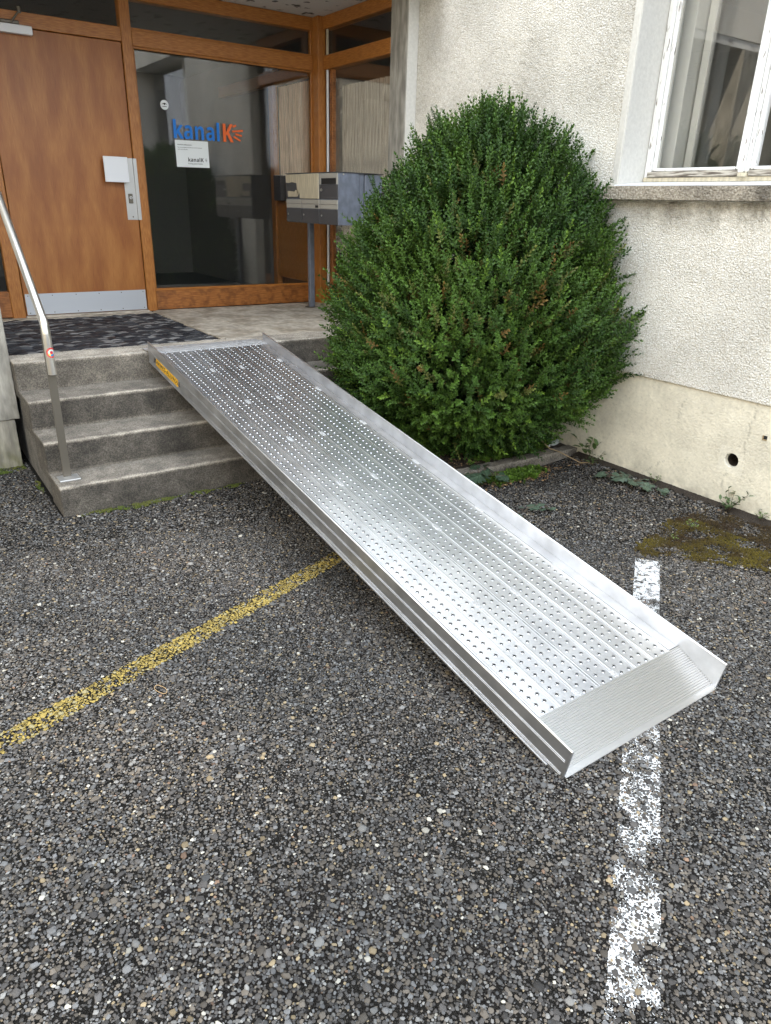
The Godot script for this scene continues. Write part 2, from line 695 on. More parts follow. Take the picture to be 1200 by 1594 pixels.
func ground() -> void:
	var g := Node3D.new()
	g.name = "asphalt_ground"
	g.set_meta("kind", "structure")
	add_child(g)
	var a := Acc.new()
	a.quad(Vector3(-80, -0.004, -60), Vector3(80, -0.004, -60), Vector3(80, -0.004, 100), Vector3(-80, -0.004, 100), Vector3.UP)
	put("asphalt_sheet", a.done(), M.asphalt, g)
	var surf := sheet(150, 150, func(u: float, v: float) -> Vector3:
		var x := lerpf(-5.0, 0.16, u)
		var z := lerpf(1.2, 8.0, v)
		return Vector3(x, ground_y(x, z) + 0.0012 * noise_a.get_noise_2d(x * 40, z * 40), z),
		func(_p: Vector3) -> Color: return Color.WHITE, Vector3.UP)
	put("asphalt_surface", surf, M.asphalt, g)
	# stones packed by size on a raster of what is already taken
	var cell := 0.0025
	var x0 := -5.3
	var z0 := 1.6
	var w := int(5.45 / cell)
	var h := int(6.0 / cell)
	var taken := PackedByteArray()
	taken.resize(w * h)
	var classes := [[4300, 0.0080, 0.0125, 9.0], [54000, 0.0054, 0.0080, 9.0], [410000, 0.0036, 0.0054, 9.0], [620000, 0.0022, 0.0035, 3.6]]
	var pos: Array = []
	var rad: Array = []
	for cls in classes:
		for t in cls[0]:
			var x := rng.randf_range(x0 + 0.03, x0 + 5.42)
			var z := rng.randf_range(z0 + 0.03, z0 + 5.97)
			if not near_view(x, z):
				continue
			var dist := Vector2(x + 3.77, z - 6.67).length()
			if dist > cls[3]:
				continue
			var ci := int((x - x0) / cell)
			var cj := int((z - z0) / cell)
			if taken[cj * w + ci]:
				continue
			var r := rng.randf_range(cls[1], cls[2])
			var k := int(ceil(r * 0.62 / cell))
			var q := int(r * 0.62 / cell)
			if taken[cj * w + ci + q] or taken[cj * w + ci - q] or taken[(cj + q) * w + ci] or taken[(cj - q) * w + ci]:
				continue
			k = int(round(r * 0.86 / cell))
			for jj in range(-k, k + 1):
				var row := (cj + jj) * w + ci
				var lim := int(sqrt(maxf(0.0, float(k * k - jj * jj))))
				for ii in range(-lim, lim + 1):
					taken[row + ii] = 1
			pos.append(Vector2(x, z))
			rad.append(r)
	var meshes: Array = []
	for i in 5:
		meshes.append(pebble_mesh(40 + i))
	var xfs := [[], [], [], [], []]
	var cols := [[], [], [], [], []]
	var yx := []
	var yc := []
	var big := []
	for i in pos.size():
		var p: Vector2 = pos[i]
		var r: float = rad[i]
		var asp := rng.randf_range(0.58, 1.0)
		var an := rng.randf() * TAU
		var hgt := r * rng.randf_range(0.42, 0.62)
		var b := Basis(Vector3.UP, an) * Basis(Vector3(1, 0, 0), rng.randf_range(-0.16, 0.16))
		b = b.scaled_local(Vector3(r * 1.12, hgt, r * 1.12 * asp))
		var sunk := clampf(noise_b.get_noise_2d(p.x * 2.4 + 70, p.y * 2.4) * 0.9, 0.0, 0.20)
		var y := ground_y(p.x, p.y) - hgt * sunk - hgt * rng.randf_range(-0.1, 0.38)
		var tf := Transform3D(b, Vector3(p.x, y, p.y))
		var col := stone_colour()
		var patch := noise_b.get_noise_2d(p.x * 1.3, p.y * 1.3)
		col = Color(col.r * (1.0 + 0.06 * patch), col.g, col.b * (1.0 - 0.06 * patch)) * (1.0 + 0.30 * patch + 0.30 * noise_b.get_noise_2d(p.x * 0.6 + 9, p.y * 0.6))
		var ye := in_yellow(p)
		if ye < 1.0 + 0.25 * noise_a.get_noise_2d(p.x * 30, p.y * 30):
			var wear := noise_b.get_noise_2d(p.x * 9 + 40, p.y * 9) * 1.2 + rng.randf_range(-0.35, 0.35)
			var fade := clampf((p.x + 3.0) * 0.35, 0.0, 0.3)
			if wear - 0.2 * fade < 0.36:
				yx.append(tf)
				yc.append(Color(0.38, 0.28, 0.075) * rng.randf_range(0.35, 1.1) if rng.randf() < 0.85 else Color(0.3, 0.26, 0.14))
				continue
		var dist2 := Vector2(p.x + 3.77, p.y - 6.67).length()
		if r > 0.0078 and big.size() < 300 and dist2 < 3.2:
			big.append([tf, col, i % 5])
			continue
		xfs[i % 5].append(tf)
		cols[i % 5].append(col)
	for k in 5:
		many("small_pebbles", meshes[k], M.pebble, xfs[k], cols[k], g)
	var tones := []
	for k in 12:
		var cc := stone_colour()
		tones.append(mat(cc.r, cc.g, cc.b, 0.6))
	for i in big.size():
		var o := put("pebble", meshes[big[i][2]], tones[i % 12], g)
		o.transform = big[i][0]
	var yl := thing("yellow_line", "worn yellow parking line running across the asphalt under the ramp", "road marking")
	many("painted_pebbles", meshes[1], M.pebble, yx, yc, yl)
	# white line: a skin of paint lying between the stones, chipped
	var nrm := Vector2(-WLD.y, WLD.x)
	var ln := 3.3
	var skin := sheet(1650, 64, func(u: float, v: float) -> Vector3:
		var t := u * ln
		var s := (v - 0.5) * 0.136
		var p := WL0 + WLD * t + nrm * s
		return Vector3(p.x, ground_y(p.x, p.y) + (0.0024 if t < 0.42 else 0.0002 + 0.0011 * noise_b.get_noise_2d(p.x * 12, p.y * 12)) + 0.0006 * noise_a.get_noise_2d(p.x * 160, p.y * 160), p.y),
		func(p: Vector3) -> Color:
			var k := 0.80 + 0.4 * noise_b.get_noise_2d(p.x * 30, p.z * 30) + 0.25 * noise_b.get_noise_2d(p.x * 3, p.z * 3)
			return Color(k, k, k),
		Vector3.UP,
		func(p: Vector3) -> bool:
			var q := Vector2(p.x, p.z)
			var t := (q - WL0).dot(WLD)
			var e := in_white(q)
			var web := noise_c.get_noise_2d(p.x * 105, p.z * 105) + 1.0
			var wide := noise_b.get_noise_2d(p.x * 7, p.z * 7)
			var mid := noise_b.get_noise_2d(p.x * 34 + 9, p.z * 34)
			var need := 0.34 - 0.48 * wide - 0.45 * mid
			if t < 0.42:
				need = 0.38 - 0.7 * mid - (0.2 if t < 0.03 else 0.0)
			if t > 2.05:
				need -= 0.03 * (t - 2.05) / 0.3
			if t > 1.40 and t < 1.62:
				need -= 0.08
			if e > 0.9 + 0.12 * mid:
				return true
			return web > need)
	var wlm := put("white_line", skin, M.paint_white)
	tag(wlm, "chipped white parking line on the asphalt passing under the ramp foot", "road marking")


# ---------------------------------------------------------------- building
func member(called: String, lo: Vector3, hi: Vector3, m: Material, parent: Node, bev := 0.004) -> MeshInstance3D:
	var a := Acc.new()
	a.box(lo, hi, bev)
	return put(called, a.done(), m, parent)


func building() -> void:
	var b := thing("entrance_building", "pale stucco building with timber framed glazed entrance and white window", "building")
	var H := 0.68
	# stucco wall facing the ramp, with an opening for the window
	var wz0 := 3.505
	var wz1 := 5.75
	var wy0 := 1.755
	var wy1 := 3.35
	var spread := func(p: Vector3) -> Color:
		var k := 1.0
		var d := wy0 - 0.075 - p.y
		if d > 0.0 and d < 0.20 and p.z > 3.5:
			var f := (1.0 - d / 0.20) * clampf((p.z - 3.5) / 0.4, 0.0, 1.0)
			k -= clampf(f * (0.42 + 1.0 * noise_b.get_noise_2d(p.z * 6, p.y * 3.0) + 0.8 * noise_b.get_noise_2d(p.z * 40, p.y * 40)), 0.0, 0.62)
		var hi := clampf((p.y - 1.45) / 0.9, 0.0, 1.0)
		k -= hi * clampf(0.02 + 0.22 * noise_b.get_noise_2d(p.z * 2.5, p.y * 1.2) + 0.45 * noise_b.get_noise_2d(p.z * 50, p.y * 50), 0.0, 0.26)
		k -= clampf(0.3 * noise_b.get_noise_2d(p.z * 3.0 + 50, p.y * 3.0), 0.0, 0.06)
		return Color(k, k * lerpf(0.97, 1.0, k), k * lerpf(0.9, 1.0, k))
	var face := sheet(250, 150, func(u: float, v: float) -> Vector3:
		var y := lerpf(0.672, 3.6, v)
		var z := lerpf(1.40, 6.4, u)
		return Vector3(0.1 + 0.0018 * noise_a.get_noise_2d(z * 60, y * 60), y, z),
		spread, Vector3.LEFT,
		func(p: Vector3) -> bool: return p.z > wz0 - 0.005 and p.z < wz1 and p.y > wy0 - 0.02 and p.y < wy1)
	put("stucco_face", face, M.stucco, b)
	var a := Acc.new()
	a.box(Vector3(0.106, 0.672, 1.402), Vector3(0.42, wy0 - 0.02, 9.0), 0)
	a.box(Vector3(0.106, wy0 - 0.02, 1.402), Vector3(0.42, wy1, wz0 - 0.002), 0)
	a.box(Vector3(0.106, wy0 - 0.02, wz1), Vector3(0.42, wy1, 9.0), 0)
	a.box(Vector3(0.106, wy1, 1.402), Vector3(0.42, 4.0, 9.0), 0)
	put("wall", a.done(), M.stucco, b)
	# smooth reveal strip round the opening
	a = Acc.new()
	a.box(Vector3(0.094, wy0 - 0.005, wz0 - 0.045), Vector3(0.112, wy1 + 0.045, wz0 + 0.001), 0.004)
	a.box(Vector3(0.098, wy0 - 0.004, wz0 + 0.001), Vector3(0.45, wy1, wz0 + 0.006), 0.001)
	put("window_reveal", a.done(), M.plaster, b)
	# plinth with a pipe hole
	var hz := 4.584
	var hy := 0.314
	var hr := 0.042
	var plinth_col := func(p: Vector3) -> Color:
		var k := 1.0 - clampf(0.25 * noise_b.get_noise_2d(p.z * 4, p.y * 4), 0.0, 0.07)
		var low := clampf(1.0 - (p.y - 0.03) / 0.11, 0.0, 1.0)
		k -= low * clampf(0.16 + 0.6 * noise_b.get_noise_2d(p.z * 14, p.y * 14), 0.0, 0.45)
		# hairline cracks
		for cr in [[4.58, 0.27, 4.56, 0.14], [4.64, 0.37, 4.66, 0.66], [4.20, 0.44, 4.22, 0.60], [3.98, 0.02, 4.16, 0.19]]:
			var t: float = (p.y - cr[1]) / (cr[3] - cr[1])
			if t > 0.0 and t < 1.0:
				var zz: float = lerpf(cr[0], cr[2], t) + 0.018 * noise_a.get_noise_1d(p.y * 20 + cr[0] * 9)
				if absf(p.z - zz) < 0.0042:
					k *= 0.72
		var sp := noise_b.get_noise_2d(p.z * 55, p.y * 55)
		if sp > 0.33:
			k *= 0.86
		return Color(k, k * 0.995, k * 0.975)
	var pf := sheet(420, 84, func(u: float, v: float) -> Vector3:
		var y := lerpf(0.0, 0.672, v)
		var z := lerpf(1.40, 5.6, u)
		return Vector3(0.112 + 0.0012 * noise_a.get_noise_2d(z * 9, y * 9), y, z),
		plinth_col, Vector3.LEFT,
		func(p: Vector3) -> bool: return absf(p.z - hz) < 0.062 and absf(p.y - hy) < 0.062)
	put("plinth", pf, M.plinth, b)
	a = Acc.new()
	var lip := 0.1135
	var hs := 0.078
	for i in 32:
		var t0 := TAU * i / 32
		var t1 := TAU * (i + 1) / 32
		var pts: Array = []
		for t in [t0, t1]:
			var d := Vector2(cos(t), sin(t))
			var sq := d * hs / maxf(absf(d.x), absf(d.y))
			pts.append(Vector3(lip - 0.002, hy + sq.y, hz + sq.x))
			pts.append(Vector3(lip, hy + d.y * hr, hz + d.x * hr))
			pts.append(Vector3(lip + 0.03, hy + d.y * hr * 0.93, hz + d.x * hr * 0.93))
		a.quad(pts[0], pts[3], pts[4], pts[1], Vector3.LEFT)
		a.quad(pts[1], pts[4], pts[5], pts[2], Vector3(0, -sin(t0), -cos(t0)))
		pass
	var hole := put("pipe_hole", a.done(), M.plinth, b)
	hole.set_meta("label", "round drain hole in the plinth")
	a = Acc.new()
	a.box(Vector3(0.12, -0.3, 1.402), Vector3(0.42, hy - 0.07, 9.0), 0)
	a.box(Vector3(0.12, hy + 0.07, 1.402), Vector3(0.42, 0.671, 9.0), 0)
	a.box(Vector3(0.12, hy - 0.07, 1.402), Vector3(0.42, hy + 0.07, hz - 0.07), 0)
	a.box(Vector3(0.12, hy - 0.07, hz + 0.07), Vector3(0.42, hy + 0.07, 9.0), 0)
	put("plinth_core", a.done(), M.plinth, b)
	var pt := Acc.new()
	for i in 24:
		var t0 := TAU * i / 24
		var t1 := TAU * (i + 1) / 24
		var p0 := Vector3(lip + 0.028, hy + sin(t0) * hr * 0.92, hz + cos(t0) * hr * 0.92)
		var p1 := Vector3(lip + 0.028, hy + sin(t1) * hr * 0.92, hz + cos(t1) * hr * 0.92)
		pt.quad(p0, p1, p1 + Vector3(0.22, 0, 0), p0 + Vector3(0.22, 0, 0), Vector3(0, -sin(t0), -cos(t0)))
		pt.tri(p0 + Vector3(0.22, 0, 0), p1 + Vector3(0.22, 0, 0), Vector3(lip + 0.248, hy, hz), Vector3.LEFT)
	put("drain_pipe", pt.done(), M.soil, b)
	for q in [Vector2(4.742, 0.492), Vector2(4.79, 0.625)]:
		a = Acc.new()
		a.box(Vector3(0.1075, q.y - 0.013, q.x - 0.013), Vector3(0.1145, q.y + 0.013, q.x - 0.006), 0.001)
		a.box(Vector3(0.1075, q.y - 0.013, q.x - 0.006), Vector3(0.1145, q.y - 0.007, q.x + 0.013), 0.001)
		put("wall_plug", a.done(), M.yellow if false else M.straw, b)
		member("plug_cavity", Vector3(0.1095, q.y - 0.007, q.x - 0.006), Vector3(0.1145, q.y + 0.013, q.x + 0.013), M.black, b, 0.001)
	# concrete pier, its plastered front, the soffit, upper storey, closed shell
	member("concrete_pier", Vector3(0.0, 0.0, 1.166), Vector3(0.42, 3.13, 1.392), M.concrete, b, 0.006)
	member("pier_front", Vector3(0.004, 0.0, 1.3925), Vector3(0.1, 3.13, 1.402), M.plaster, b, 0.003)
	member("soffit", Vector3(-7.0, 3.13, -0.2), Vector3(0.098, 3.2, 1.74), M.soffit, b, 0.0)
	member("upper_storey", Vector3(-7.0, 3.203, -4.0), Vector3(0.098, 4.2, 1.75), M.stucco, b, 0.0)
	member("roof", Vector3(0.108, 4.0, -4.0), Vector3(5.0, 4.19, 8.99), M.far_concrete, b, 0.0)
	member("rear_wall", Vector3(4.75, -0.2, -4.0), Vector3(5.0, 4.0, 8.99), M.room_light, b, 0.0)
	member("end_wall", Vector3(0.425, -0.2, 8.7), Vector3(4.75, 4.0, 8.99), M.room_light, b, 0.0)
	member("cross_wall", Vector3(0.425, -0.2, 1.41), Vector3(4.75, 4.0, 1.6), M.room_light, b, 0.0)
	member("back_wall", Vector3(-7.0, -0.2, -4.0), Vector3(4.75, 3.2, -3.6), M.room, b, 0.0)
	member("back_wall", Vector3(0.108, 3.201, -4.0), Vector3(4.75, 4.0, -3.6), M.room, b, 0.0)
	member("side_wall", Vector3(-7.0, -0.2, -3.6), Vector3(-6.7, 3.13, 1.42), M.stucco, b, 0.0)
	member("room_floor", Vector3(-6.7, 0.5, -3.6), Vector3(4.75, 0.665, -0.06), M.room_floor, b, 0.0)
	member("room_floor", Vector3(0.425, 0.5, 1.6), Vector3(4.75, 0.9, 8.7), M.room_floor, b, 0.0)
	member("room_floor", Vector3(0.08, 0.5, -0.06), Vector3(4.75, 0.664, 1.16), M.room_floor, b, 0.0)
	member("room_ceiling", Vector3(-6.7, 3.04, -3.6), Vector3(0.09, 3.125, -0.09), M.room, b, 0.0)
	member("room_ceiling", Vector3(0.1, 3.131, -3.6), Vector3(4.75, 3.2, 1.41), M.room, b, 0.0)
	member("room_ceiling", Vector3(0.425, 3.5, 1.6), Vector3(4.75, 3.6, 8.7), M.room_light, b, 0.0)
	# left pillar on its footing
	var pcol := func(p: Vector3) -> Color:
		var low := clampf(1.0 - (p.y - 0.31) / 0.5, 0.0, 1.0)
		var k := 1.0 - clampf(0.5 * noise_b.get_noise_2d(p.x * 5 + p.z * 5, p.y * 2), 0.0, 0.25) - low * clampf(0.5 * noise_b.get_noise_2d(p.x * 22, p.y * 22), 0.0, 0.35)
		return Color(k, k * 0.99, k * 0.96)
	put("pillar", rough_box(Vector3(-3.62, 0.31, 1.48), Vector3(-3.168, 3.13, 1.765), 0.02, 0.0016, pcol, 0.006), M.concrete, b)
	var fcol := func(p: Vector3) -> Color:
		var low := clampf(1.0 - p.y / 0.24, 0.0, 1.0) * clampf(0.55 + 1.3 * noise_b.get_noise_2d(p.x * 14, p.y * 14), 0.0, 1.0)
		return Color(0.9, 0.88, 0.82).lerp(Color(0.36, 0.38, 0.12), low * 0.8)
	put("pillar_footing", rough_box(Vector3(-3.62, -0.1, 1.5), Vector3(-3.197, 0.308, 1.757), 0.02, 0.0016, fcol, 0.006), M.concrete, b)
	member("landing_wall", Vector3(-6.7, 0.0, 1.2), Vector3(-3.63, 1.0, 1.5), M.concrete, b, 0.005)
	# ---- timber screen
	member("top_rail", Vector3(-4.6, 3.028, -0.085), Vector3(-0.052, 3.128, 0.0), M.wood_h, b)
	member("transom", Vector3(-1.68, 2.718, -0.085), Vector3(-0.052, 2.829, 0.0), M.wood_h, b)
	member("transom", Vector3(-2.765, 2.738, -0.085), Vector3(-1.762, 2.836, 0.0), M.wood_h, b)
	member("transom", Vector3(-4.6, 2.738, -0.085), Vector3(-2.868, 2.836, 0.0), M.wood_h, b)
	member("mullion", Vector3(-1.762, 0.675, -0.085), Vector3(-1.68, 3.028, 0.004), M.wood_v, b)
	member("door_jamb", Vector3(-2.868, 0.675, -0.085), Vector3(-2.772, 3.028, 0.004), M.wood_v, b)
	member("corner_post", Vector3(-0.052, 0.675, -0.085), Vector3(0.028, 3.129, 0.10), M.wood_v, b)
	member("bottom_rail", Vector3(-1.68, 0.683, -0.085), Vector3(-0.052, 0.848, -0.002), M.wood_low, b)
	member("bottom_rail", Vector3(-4.6, 0.683, -0.085), Vector3(-2.868, 0.885, -0.002), M.wood_low, b)
	member("glazing_bead", Vector3(-1.68, 0.848, -0.03), Vector3(-0.052, 0.868, -0.008), M.wood_h, b, 0.003)
	member("glazing_bead", Vector3(-1.68, 2.702, -0.03), Vector3(-0.052, 2.718, -0.012), M.wood_h, b, 0.003)
	member("glazing_bead", Vector3(-1.68, 0.868, -0.03), Vector3(-1.666, 2.702, -0.012), M.wood_v, b, 0.003)
	member("glazing_bead", Vector3(-0.068, 0.868, -0.03), Vector3(-0.052, 2.702, -0.012), M.wood_v, b, 0.003)
	member("glazing_bead", Vector3(-1.68, 2.829, -0.03), Vector3(-0.052, 2.845, -0.012), M.wood_h, b, 0.003)
	member("glazing_bead", Vector3(-0.068, 2.845, -0.03), Vector3(-0.052, 3.028, -0.012), M.wood_v, b, 0.003)
	member("pane", Vector3(-1.676, 0.852, -0.046), Vector3(-0.056, 2.716, -0.04), M.glass, b, 0.0)
	member("inner_pane", Vector3(-1.676, 0.852, -0.066), Vector3(-0.056, 2.716, -0.06), M.glass, b, 0.0)
	member("inner_pane", Vector3(0.058, 0.85, 0.105), Vector3(0.064, 2.716, 1.162), M.glass, b, 0.0)
	member("inner_pane", Vector3(-1.676, 2.831, -0.066), Vector3(-0.056, 3.026, -0.06), M.glass, b, 0.0)
	member("pane", Vector3(-1.676, 2.831, -0.046), Vector3(-0.056, 3.026, -0.04), M.glass, b, 0.0)
	member("pane", Vector3(-2.768, 2.838, -0.046), Vector3(-1.765, 3.026, -0.04), M.glass, b, 0.0)
	member("pane", Vector3(-4.6, 0.888, -0.046), Vector3(-2.87, 2.736, -0.04), M.glass, b, 0.0)
	member("pane", Vector3(-4.6, 2.838, -0.046), Vector3(-2.87, 3.026, -0.04), M.glass, b, 0.0)
	member("screen_wall", Vector3(-6.7, 0.66, -0.09), Vector3(-4.602, 3.128, 0.0), M.stucco, b, 0.0)
	# return screen beside the mailbox
	member("top_rail", Vector3(0.0, 3.028, 0.10), Vector3(0.085, 3.128, 1.164), M.wood_h, b)
	member("transom", Vector3(0.0, 2.718, 0.10), Vector3(0.085, 2.829, 1.164), M.wood_h, b)
	member("bottom_rail", Vector3(0.002, 0.683, 0.10), Vector3(0.085, 0.848, 1.164), M.wood_low, b)
	member("glazing_bead", Vector3(0.012, 0.848, 0.13), Vector3(0.03, 2.718, 0.15), M.white_paint, b, 0.003)
	member("glazing_bead", Vector3(0.03, 0.848, 0.16), Vector3(0.07, 2.718, 0.21), M.wood_low, b, 0.003)
	member("glazing_bead", Vector3(0.012, 2.829, 0.13), Vector3(0.03, 3.028, 0.15), M.cream, b, 0.003)
	member("pane", Vector3(0.038, 0.85, 0.105), Vector3(0.044, 2.716, 1.162), M.glass, b, 0.0)
	member("pane", Vector3(0.038, 2.831, 0.105), Vector3(0.044, 3.026, 1.162), M.glass, b, 0.0)
	# pleated curtain behind it, and a warmer one along the lobby
	var pleat := func(z: float) -> float: return 0.016 * sin(z * 95.0 + 2.2 * sin(z * 17.0)) + 0.01 * noise_a.get_noise_1d(z * 14)
	put("curtain", sheet(320, 6, func(u: float, v: float) -> Vector3:
		var z := lerpf(0.2, 1.40, u)
		return Vector3(0.15 + pleat.call(z), lerpf(0.9, 2.60, v), z), func(_p: Vector3) -> Color: return Color.WHITE, Vector3.LEFT), M.curtain, b)
	put("curtain", sheet(260, 6, func(u: float, v: float) -> Vector3:
		var z := lerpf(-0.75, -0.12, u)
		return Vector3(-0.02 + 0.6 * pleat.call(z), lerpf(1.78, 2.66, v), z), func(_p: Vector3) -> Color: return Color.WHITE, Vector3.LEFT), M.curtain_warm, b)
	member("lobby_transom", Vector3(-0.06, 2.68, -2.2), Vector3(0.0, 2.79, -0.09), M.wood_h, b)
	member("lobby_post", Vector3(-0.06, 0.67, -0.92), Vector3(0.0, 2.68, -0.83), M.wood_v, b)
	member("lobby_door", Vector3(-0.05, 0.86, -0.80), Vector3(-0.01, 1.79, -0.12), M.wood_v, b)
	member("lobby_rail", Vector3(-0.055, 0.67, -0.83), Vector3(-0.01, 0.78, -0.10), M.wood_low, b)
	member("lobby_box", Vector3(-0.12, 1.62, -0.74), Vector3(-0.055, 1.86, -0.58), M.box_dark, b)
	member("lobby_wall", Vector3(0.0, 0.67, -3.6), Vector3(0.08, 3.0, -0.93), M.room, b, 0.0)
	# ---- door leaf
	var d := Node3D.new()
	d.name = "door"
	b.add_child(d)
	d.set_meta("label", "plain veneered wooden entrance door")
	member("leaf", Vector3(-2.766, 0.690, -0.055), Vector3(-1.768, 2.733, -0.008), M.wood_door, d, 0.003)
	member("rebate", Vector3(-2.772, 0.68, -0.08), Vector3(-1.762, 2.738, -0.056), M.black, d, 0.0)
	member("kick_plate", Vector3(-2.758, 0.694, -0.008), Vector3(-1.772, 0.862, -0.0045), M.kick, d, 0.001)
	for i in 6:
		for yy in [0.71, 0.846]:
			a = Acc.new()
			a.disc(Vector3(lerpf(-2.735, -1.795, i / 5.0), yy, -0.0045), Vector3.RIGHT, Vector3.UP, 0.0045, 8, 0.0015)
			put("screw", a.done(), M.dark_steel, d)
	member("lock_plate", Vector3(-1.858, 1.436, -0.008), Vector3(-1.772, 1.910, -0.003), M.steel, d, 0.001)
	member("lock_plate_edge", Vector3(-1.772, 1.436, -0.004), Vector3(-1.742, 1.910, 0.0065), M.steel, d, 0.001)
	a = Acc.new()
	a.box(Vector3(-1.836, 1.565, -0.003), Vector3(-1.800, 1.640, 0.006), 0.004)
	put("lock_escutcheon", a.done(), M.dark_steel, d)
	a = Acc.new()
	a.disc(Vector3(-1.818, 1.610, 0.006), Vector3.RIGHT, Vector3.UP, 0.012, 16, 0.005)
	put("lock_cylinder", a.done(), M.steel, d)
	a = Acc.new()
	a.box(Vector3(-1.8205, 1.602, 0.011), Vector3(-1.8155, 1.616, 0.0125), 0.0)
	put("keyhole", a.done(), M.black, d)
	a = Acc.new()
	a.disc(Vector3(-1.812, 1.46, -0.003), Vector3.RIGHT, Vector3.UP, 0.006, 10, 0.0015)
	put("screw", a.done(), M.dark_steel, d)
	member("pull_plate", Vector3(-2.024, 1.724, 0.050), Vector3(-1.832, 1.914, 0.064), M.white_paint, d, 0.0025)
	member("pull_stem", Vector3(-1.90, 1.77, -0.008), Vector3(-1.838, 1.87, 0.050), M.dark_steel, d, 0.003)
	# door closer
	member("closer_body", Vector3(-2.70, 2.688, -0.006), Vector3(-2.420, 2.744, 0.05), M.white_paint, d, 0.004)
	a = Acc.new()
	a.tube([Vector3(-2.56, 2.75, 0.03), Vector3(-2.54, 2.775, 0.045), Vector3(-2.495, 2.83, 0.06)], 0.007, 8)
	a.tube([Vector3(-2.495, 2.815, 0.06), Vector3(-2.495, 2.855, 0.06)], 0.013, 10)
	a.box(Vector3(-2.63, 2.744, 0.005), Vector3(-2.50, 2.772, 0.035), 0.006)
	put("closer_arm", a.done(), M.dark_steel, d)
	member("threshold", Vector3(-2.772, 0.665, -0.085), Vector3(-1.762, 0.688, 0.03), M.slab, d, 0.003)
	# ---- window
	var w := Node3D.new()
	w.name = "window"
	b.add_child(w)
	w.set_meta("label", "white painted casement window with flaking paint")
	var fx := 0.325
	var s0 := wz0 + 0.008
	member("frame", Vector3(fx, 1.79, s0), Vector3(fx + 0.07, wy1, s0 + 0.028), M.peel, w, 0.005)
	member("sash_stile", Vector3(fx - 0.012, 1.815, s0 + 0.03), Vector3(fx + 0.045, wy1, s0 + 0.052), M.peel, w, 0.004)
	member("sash_stile", Vector3(fx - 0.003, 1.845, s0 + 0.054), Vector3(fx + 0.045, wy1, s0 + 0.078), M.peel, w, 0.006)
	member("glazing_putty", Vector3(fx + 0.010, 1.862, s0 + 0.079), Vector3(fx + 0.032, wy1, s0 + 0.086), M.room_light, w, 0.002)
	member("sash_bottom", Vector3(fx - 0.006, 1.843, s0 + 0.079), Vector3(fx + 0.045, 1.861, 4.118), M.peel, w, 0.005)
	member("sash_bottom_rail", Vector3(fx - 0.014, 1.812, s0 + 0.03), Vector3(fx + 0.045, 1.842, 4.158), M.weathered, w, 0.004)
	member("drip_rail", Vector3(fx - 0.004, 1.786, s0), Vector3(fx + 0.06, 1.811, wz1), M.cream, w, 0.003)
	member("mullion", Vector3(fx - 0.004, 1.844, 4.120), Vector3(fx + 0.045, wy1, 4.142), M.peel, w, 0.006)
	member("mullion", Vector3(fx - 0.020, 1.83, 4.143), Vector3(fx + 0.045, wy1, 4.176), M.peel, w, 0.006)
	member("mullion", Vector3(fx - 0.012, 1.83, 4.178), Vector3(fx + 0.045, wy1, 4.200), M.peel, w, 0.006)
	member("mullion", Vector3(fx - 0.002, 1.845, 4.202), Vector3(fx + 0.045, wy1, 4.226), M.peel, w, 0.006)
	member("mullion_foot", Vector3(fx - 0.026, 1.808, 4.150), Vector3(fx + 0.02, 1.829, 4.202), M.cream, w, 0.003)
	member("sash_bottom_rail", Vector3(fx - 0.014, 1.812, 4.204), Vector3(fx + 0.045, 1.842, wz1), M.weathered, w, 0.004)
	member("sash_bottom", Vector3(fx - 0.004, 1.843, 4.228), Vector3(fx + 0.045, 1.861, wz1), M.peel, w, 0.005)
	member("pane", Vector3(fx + 0.018, 1.855, s0 + 0.08), Vector3(fx + 0.022, wy1, 4.124), M.glass, w, 0.0)
	member("pane", Vector3(fx + 0.018, 1.855, 4.222), Vector3(fx + 0.022, wy1, wz1), M.glass, w, 0.0)
	member("inner_pane", Vector3(0.536, 1.86, s0 + 0.18), Vector3(0.540, wy1, wz1 - 0.1), M.glass, w, 0.0)
	member("inner_reveal", Vector3(0.425, 1.76, s0 + 0.01), Vector3(0.62, wy1, s0 + 0.12), M.room_light, w, 0.004)
	member("inner_frame", Vector3(0.52, 1.84, s0 + 0.13), Vector3(0.56, wy1, s0 + 0.18), M.room_light, w, 0.004)
	# weather bar and stone sill
	a = Acc.new()
	a.prism(PackedVector2Array([Vector2(0.06, 1.757), Vector2(fx + 0.002, 1.757), Vector2(fx + 0.002, 1.785), Vector2(0.062, 1.762)]), Vector3(0, 0, wz0 + 0.008), Vector3.RIGHT, Vector3.UP, Vector3(0, 0, wz1 - wz0 - 0.01))
	put("sill_cover", a.done(), M.white_paint, w)
	var scol := func(p: Vector3) -> Color:
		var k := 1.0 - clampf(0.35 + 0.7 * noise_b.get_noise_2d(p.z * 4, p.y * 4) + 0.8 * noise_b.get_noise_2d(p.z * 18, p.y * 6), 0.0, 0.72) * clampf((p.z - 3.55) * 1.0, 0.0, 1.0)
		return Color(k, k * 0.97, k * 0.95)
	put("sill", rough_box(Vector3(0.046, 1.680, 3.43), Vector3(0.36, 1.755, 5.85), 0.018, 0.0016, scol, 0.004), M.sill, w)


